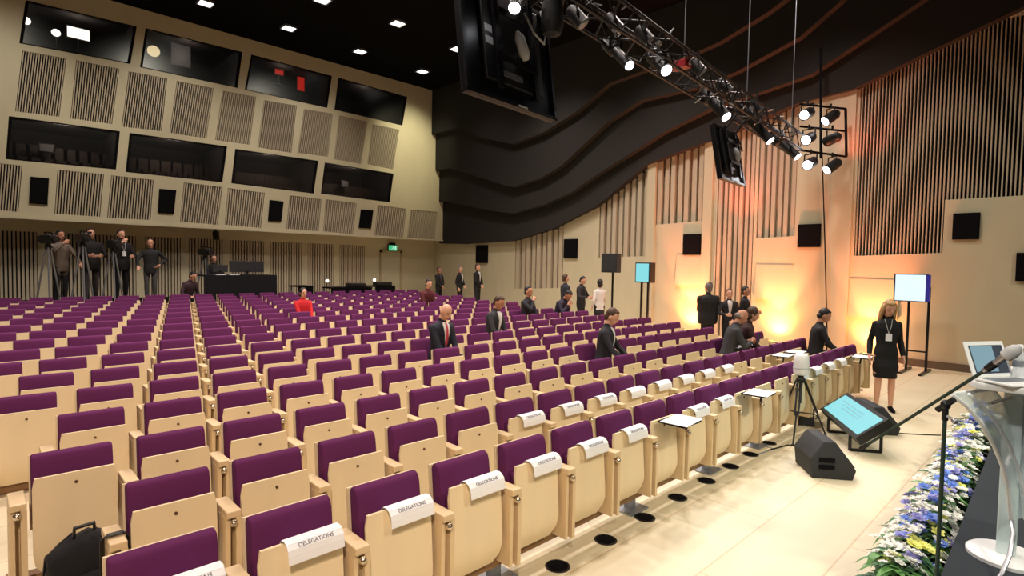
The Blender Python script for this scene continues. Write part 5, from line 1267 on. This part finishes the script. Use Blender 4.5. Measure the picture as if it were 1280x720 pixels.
crew('tall crew member in black jacket and grey trousers, second of the camera crew', 113, 285, 18.1, rz=0.2, jacket=(24, 22, 24), trouser=(74, 70, 68), hair='black', arms=('hold', 'hold'), slim=1.15)
crew('crew member in black with a hanging badge, third of the camera crew', 151, 286, 18.1, rz=0.3, jacket=(18, 16, 18), trouser=(22, 20, 22), hair='black', arms=('camera', 'hold'), slim=1.1, badge=True)
crew('crew member in dark shirt and grey jeans, arms raised, fourth of the crew', 188, 298, 18.0, rz=-0.3, jacket=(34, 36, 38), trouser=(86, 84, 82), hair='black', arms=('rest', 'hip'))
video_camera(60, 299, 17.4, 0.4, 'black video camera at the outermost cameraman\'s shoulder', 'tripod under the outermost cameraman\'s video camera', RZ)
video_camera(103, 297, 17.4, 0.2, 'black video camera at the tall crew member\'s chest', 'tripod in front of the tall crew member', RZ)
video_camera(141, 305, 17.4, 0.2, 'black video camera before the crew member with the badge', 'tripod in front of the crew member with the badge', RZ)
video_camera(256, 315, 18.75, 0.2, 'unattended black video camera on a tripod by the control desk', 'tripod of the unattended camera by the control desk', RZ)
# seated crew
pq = at_y(232, 333, 17.2)
person('crew member with dark hair sitting on the riser edge by the control desk', (pq.x, 17.2, RZ - 0.43), 0.5, H=1.7, pose='sit', jacket=(60, 40, 48), hair='black', arms=('hold', 'hold'), lean=0.35, nod=0.2)
pq = at_y(267, 320, 18.9)
person('technician with black hair sitting behind the control desk laptop', (pq.x, 18.9, RZ - 0.02), 0.1, H=1.72, pose='sit', jacket=(24, 22, 26), hair='black', arms=('read', 'read'))
def stool(x, y, z, words, h):
    t = thing('stool', words, 'stool', (x, y, z)); b = MB(); b.lathe([(0.17, h - 0.06), (0.18, h - 0.03), (0.17, h)], 16); b.build('seat', M['black'], t, smooth=True)
    for k in range(4):
        an = PI / 2 * k + 0.7; b = MB(); b.tube([(0.12 * math.cos(an), 0.12 * math.sin(an), h - 0.05), (0.18 * math.cos(an), 0.18 * math.sin(an), 0.005)], 0.014, 6); b.build('leg', M['black'], t, smooth=True)
stool(pq.x, 18.92, RZ - 0.02, 'black stool under the technician behind the control desk', 0.40)
# control desk with black skirt and monitors
a = at_y(255, 343, 17.6); c = at_y(346, 344, 17.6); t = thing('control_desk', 'long desk with a black cloth skirt in front of the back wall', 'desk', ((a.x + c.x) / 2, 17.6, RZ - 0.02)); wdk = (c.x - a.x) / 2; hdk = a.z - RZ
b = MB(); b.box(-wdk, wdk, 0, 0.8, hdk - 0.04, hdk); b.build('desktop', M['cloth_black'], t)
b = MB()
npl = 40
for i in range(npl):
    x0 = lerp(-wdk, wdk, i / npl); x1 = lerp(-wdk, wdk, (i + 1) / npl); y_ = 0.015 * (i % 2); b.hexa([(x0, y_ - 0.03, 0), (x1, 0.015 - y_ - 0.03, 0), (x1, 0.03, 0), (x0, 0.03, 0), (x0, -0.01, hdk - 0.01), (x1, -0.01, hdk - 0.01), (x1, 0.03, hdk - 0.01), (x0, 0.03, hdk - 0.01)])
b.build('skirt', M['cloth_black'], t)
zd = t.location.z + hdk + 0.001
def desk_monitor(u0, u1, vt, words, Y, name='monitor_back', z=None, legs=True):
    a = at_y(u0, vt, Y); c = at_y(u1, vt, Y); zz_ = zd if z is None else z; t = thing(name, words, 'monitor', ((a.x + c.x) / 2, Y, zz_)); w2 = (c.x - a.x) / 2; h = a.z - zz_
    b = MB(); b.box(-w2, w2, 0, 0.05, 0.08, h); b.build('casing', M['grille'], t, bevel=0.01)
    b = MB(); b.box(-w2 + 0.03, w2 - 0.03, 0.05, 0.055, 0.1, h - 0.03); b.build('display', M['laptopdark'], t)
    b = MB(); b.box(-0.04, 0.04, 0.0, 0.04, 0.0, 0.12); b.box(-0.15, 0.15, -0.06, 0.1, 0, 0.015); b.build('stand', M['black'], t)
desk_monitor(287, 330, 326, 'wide dark monitor bank on the black-skirted control desk', 17.95)
desk_monitor(266, 285, 331, 'smaller dark laptop screen on the black-skirted control desk', 17.9)
for (u, wd) in ((276, 'white papers lying under the laptop on the control desk'), (293, 'white papers lying under the wide monitor on the control desk')):
    p = at_y(u, 342, 17.68); t = thing('paper_sheet', wd, 'paper', (p.x, 17.72, zd), 0, None); b = MB(); b.box(-0.13, 0.13, -0.09, 0.09, 0, 0.02); b.build('sheet', M['paper'], t)
# low work tables further along the back
def low_table(u0, u1, v, Y, words, extra=None):
    a = at_y(u0, v, Y); c = at_y(u1, v, Y); zf = fl(Y); t = thing('work_table', words, 'table', ((a.x + c.x) / 2, Y, zf)); w2 = (c.x - a.x) / 2; h = a.z - zf
    b = MB(); b.box(-w2, w2, -0.35, 0.35, h - 0.04, h); b.build('tabletop', M['matt_black'], t)
    b = MB(); b.box(-w2, w2, -0.345, -0.33, 0.05, h - 0.04); b.build('modesty_panel', M['matt_black'], t)
    for sx_ in (-1, 1):
        for sy in (-1, 1): b = MB(); b.box(sx_ * (w2 - 0.05) - 0.02, sx_ * (w2 - 0.05) + 0.02, sy * 0.3 - 0.02, sy * 0.3 + 0.02, 0, h - 0.04); b.build('leg', M['steel'], t)
    return t, Vector((0, Y, zf + h))
t1, h1 = low_table(408, 459, 359, 18.0, 'dark work table with a bright lamp by the back wall')
t2, h2 = low_table(463, 488, 357, 18.4, 'smaller dark work table below the exit sign')
t3, h3 = low_table(367, 386, 357, 18.2, 'small dark side table behind the person in red')
def desk_lamp(u, v, Y, z, words):
    p = at_y(u, v, Y); t = thing('desk_lamp', words, 'lamp', (p.x, Y, z)); h = max(0.1, p.z - z)
    b = MB(); b.lathe([(0.07, 0), (0.07, 0.015), (0.01, 0.02)], 14); b.tube([(0, 0, 0.01), (0, 0, h - 0.05)], 0.01, 8); b.build('stem', M['black'], t, smooth=True)
    b = MB(); b.ell((0, 0, h), (0.055, 0.055, 0.05), 12, 8); b.build('bulb', M['booth_lamp'], t, smooth=True)
desk_lamp(409, 351, 18.0, h1.z, 'small bright lamp on the dark work table by the back wall')
desk_lamp(468, 350, 18.4, h2.z, 'small bright lamp on the table below the exit sign')
for (u, z, Y, wd) in [(445, h1.z, 18.1, 'dark equipment box at the end of the lamp table'), (478, h2.z, 18.5, 'dark equipment box on the table below the exit sign')]:
    p = at_y(u, 355, Y); t = thing('mixer_box', wd, 'equipment', (p.x, Y, z + 0.001)); b = MB(); b.prism([(-0.3, -0.2, 0), (0.3, -0.2, 0), (0.3, 0.2, 0), (-0.3, 0.2, 0)], (0, 0, 0.12)); b.build('body', M['black'], t, bevel=0.015)
    b = MB()
    for k in range(6): b.box(-0.25 + 0.09 * k, -0.21 + 0.09 * k, -0.15, 0.12, 0.12, 0.135)
    b.build('fader_strip', M['steel'], t)
# papers in hand
def hand_paper(words, who, r, k):
    p = Vector((seat_x(r, k), row_y(r) - 0.66, row_base(r) + 0.60)); t = thing('paper_sheet', words, 'paper', p, 0.3)
    b = MB(); b.hexa([(-0.1, -0.13, 0.05), (0.1, -0.13, 0.05), (0.1, 0.13, 0), (-0.1, 0.13, 0), (-0.1, -0.13, 0.053), (0.1, -0.13, 0.053), (0.1, 0.13, 0.003), (-0.1, 0.13, 0.003)]); b.build('sheet', M['paper'], t)
hand_paper('white papers held by the man reading alone in a middle row', 'read', *occ_seat('read'))
hand_paper('white papers held by the man at the far end of the second row', 'end', *occ_seat('end'))
# phone in the bald man's hands
r, k = occ_seat('phone'); p = Vector((seat_x(r, k) + 0.25, row_y(r) - 0.62, row_base(r) + 0.85)); t = thing('phone', 'phone held up by the bald man near the row end', 'phone', p, 0.7); b = MB(); b.box(-0.037, 0.037, -0.005, 0.005, -0.075, 0.075); b.build('case', M['black'], t, bevel=0.004)
b = MB(); b.box(-0.033, 0.033, 0.005, 0.006, -0.068, 0.068); b.build('display', M['laptopdark'], t)

# ------------------------------------------------------------------ backpack by the row ends
bp = at_y(104, 690, 3.92); bx = bp.x; by = 3.86; zf = fl(by); ztop_b = at_y(100, 656, by).z
t = thing('backpack', 'black backpack standing on the floor against the row end', 'bag', (bx, by, zf), 0.15); hb = max(0.40, ztop_b - zf - 0.06)
b = MB(); secs_ = [(0.0, .17, .10), (.04, .19, .12), (.12, .18, .12), (.2, .19, .125), (.28, .17, .11), (hb - .09, .165, .10), (hb - .04, .12, .07), (hb, .06, .05)]
n = 20; V_ = []; Fc = [tuple(range(n))[::-1], tuple((len(secs_) - 1) * n + k for k in range(n))]
for z, a_, d_ in secs_:
    for k in range(n):
        an = 2 * PI * k / n; c_, s_ = math.cos(an), math.sin(an); e_ = 0.55
        V_.append((a_ * math.copysign(abs(c_) ** e_, c_) * random.uniform(.9, 1.06), d_ * math.copysign(abs(s_) ** e_, s_) * random.uniform(.88, 1.08), z + random.uniform(-.015, .015) * (z > .02)))
for i in range(len(secs_) - 1):
    for k in range(n): Fc.append((i * n + k, i * n + (k + 1) % n, (i + 1) * n + (k + 1) % n, (i + 1) * n + k))
b.add(V_, Fc); b.build('body', M['cloth_black'], t, smooth='all')
b = MB(); b.ell((0, -.12, .16), (.14, .05, .12), 14, 8); b.build('front_pocket', M['cloth_black'], t, smooth=True)
b = MB(); b.tube([(-.05, 0, hb - .01), (-.045, 0, hb + .05), (.045, 0, hb + .05), (.05, 0, hb - .01)], .011, 8); b.build('carry_handle', M['black'], t, smooth=True)
for sg in (-1, 1):
    b = MB(); b.tube([(sg * .09, .1, hb - .06), (sg * .13, .17, hb - .14), (sg * .14, .17, .2), (sg * .12, .12, .06)], .02, 8, flat=0.5); b.build('shoulder_strap', M['black'], t, smooth=True)
sx_ = seat_x(1, 0) - SP / 2; sy_ = row_y(1); sz_ = row_base(1)
b = MB(); L0 = Vector((sx_, sy_ - 0.17, sz_)) ; inv = Matrix.Rotation(-0.15, 3, 'Z')
def bl(p): return inv @ (Vector(p) - Vector((bx, by, zf)))
b.tube([bl((sx_ - 0.055, sy_ - 0.15, sz_ + 0.30)), bl((sx_ - 0.056, sy_ - 0.16, sz_ + 0.56)), bl((sx_ - 0.03, sy_ - 0.16, sz_ + 0.575)), bl((sx_ + 0.03, sy_ - 0.16, sz_ + 0.575)), bl((sx_ + 0.056, sy_ - 0.16, sz_ + 0.55)), bl((sx_ + 0.056, sy_ - 0.15, sz_ + 0.36))], .02, 8, flat=0.35)
b.build('hanging_strap', M['black'], t, smooth=True)
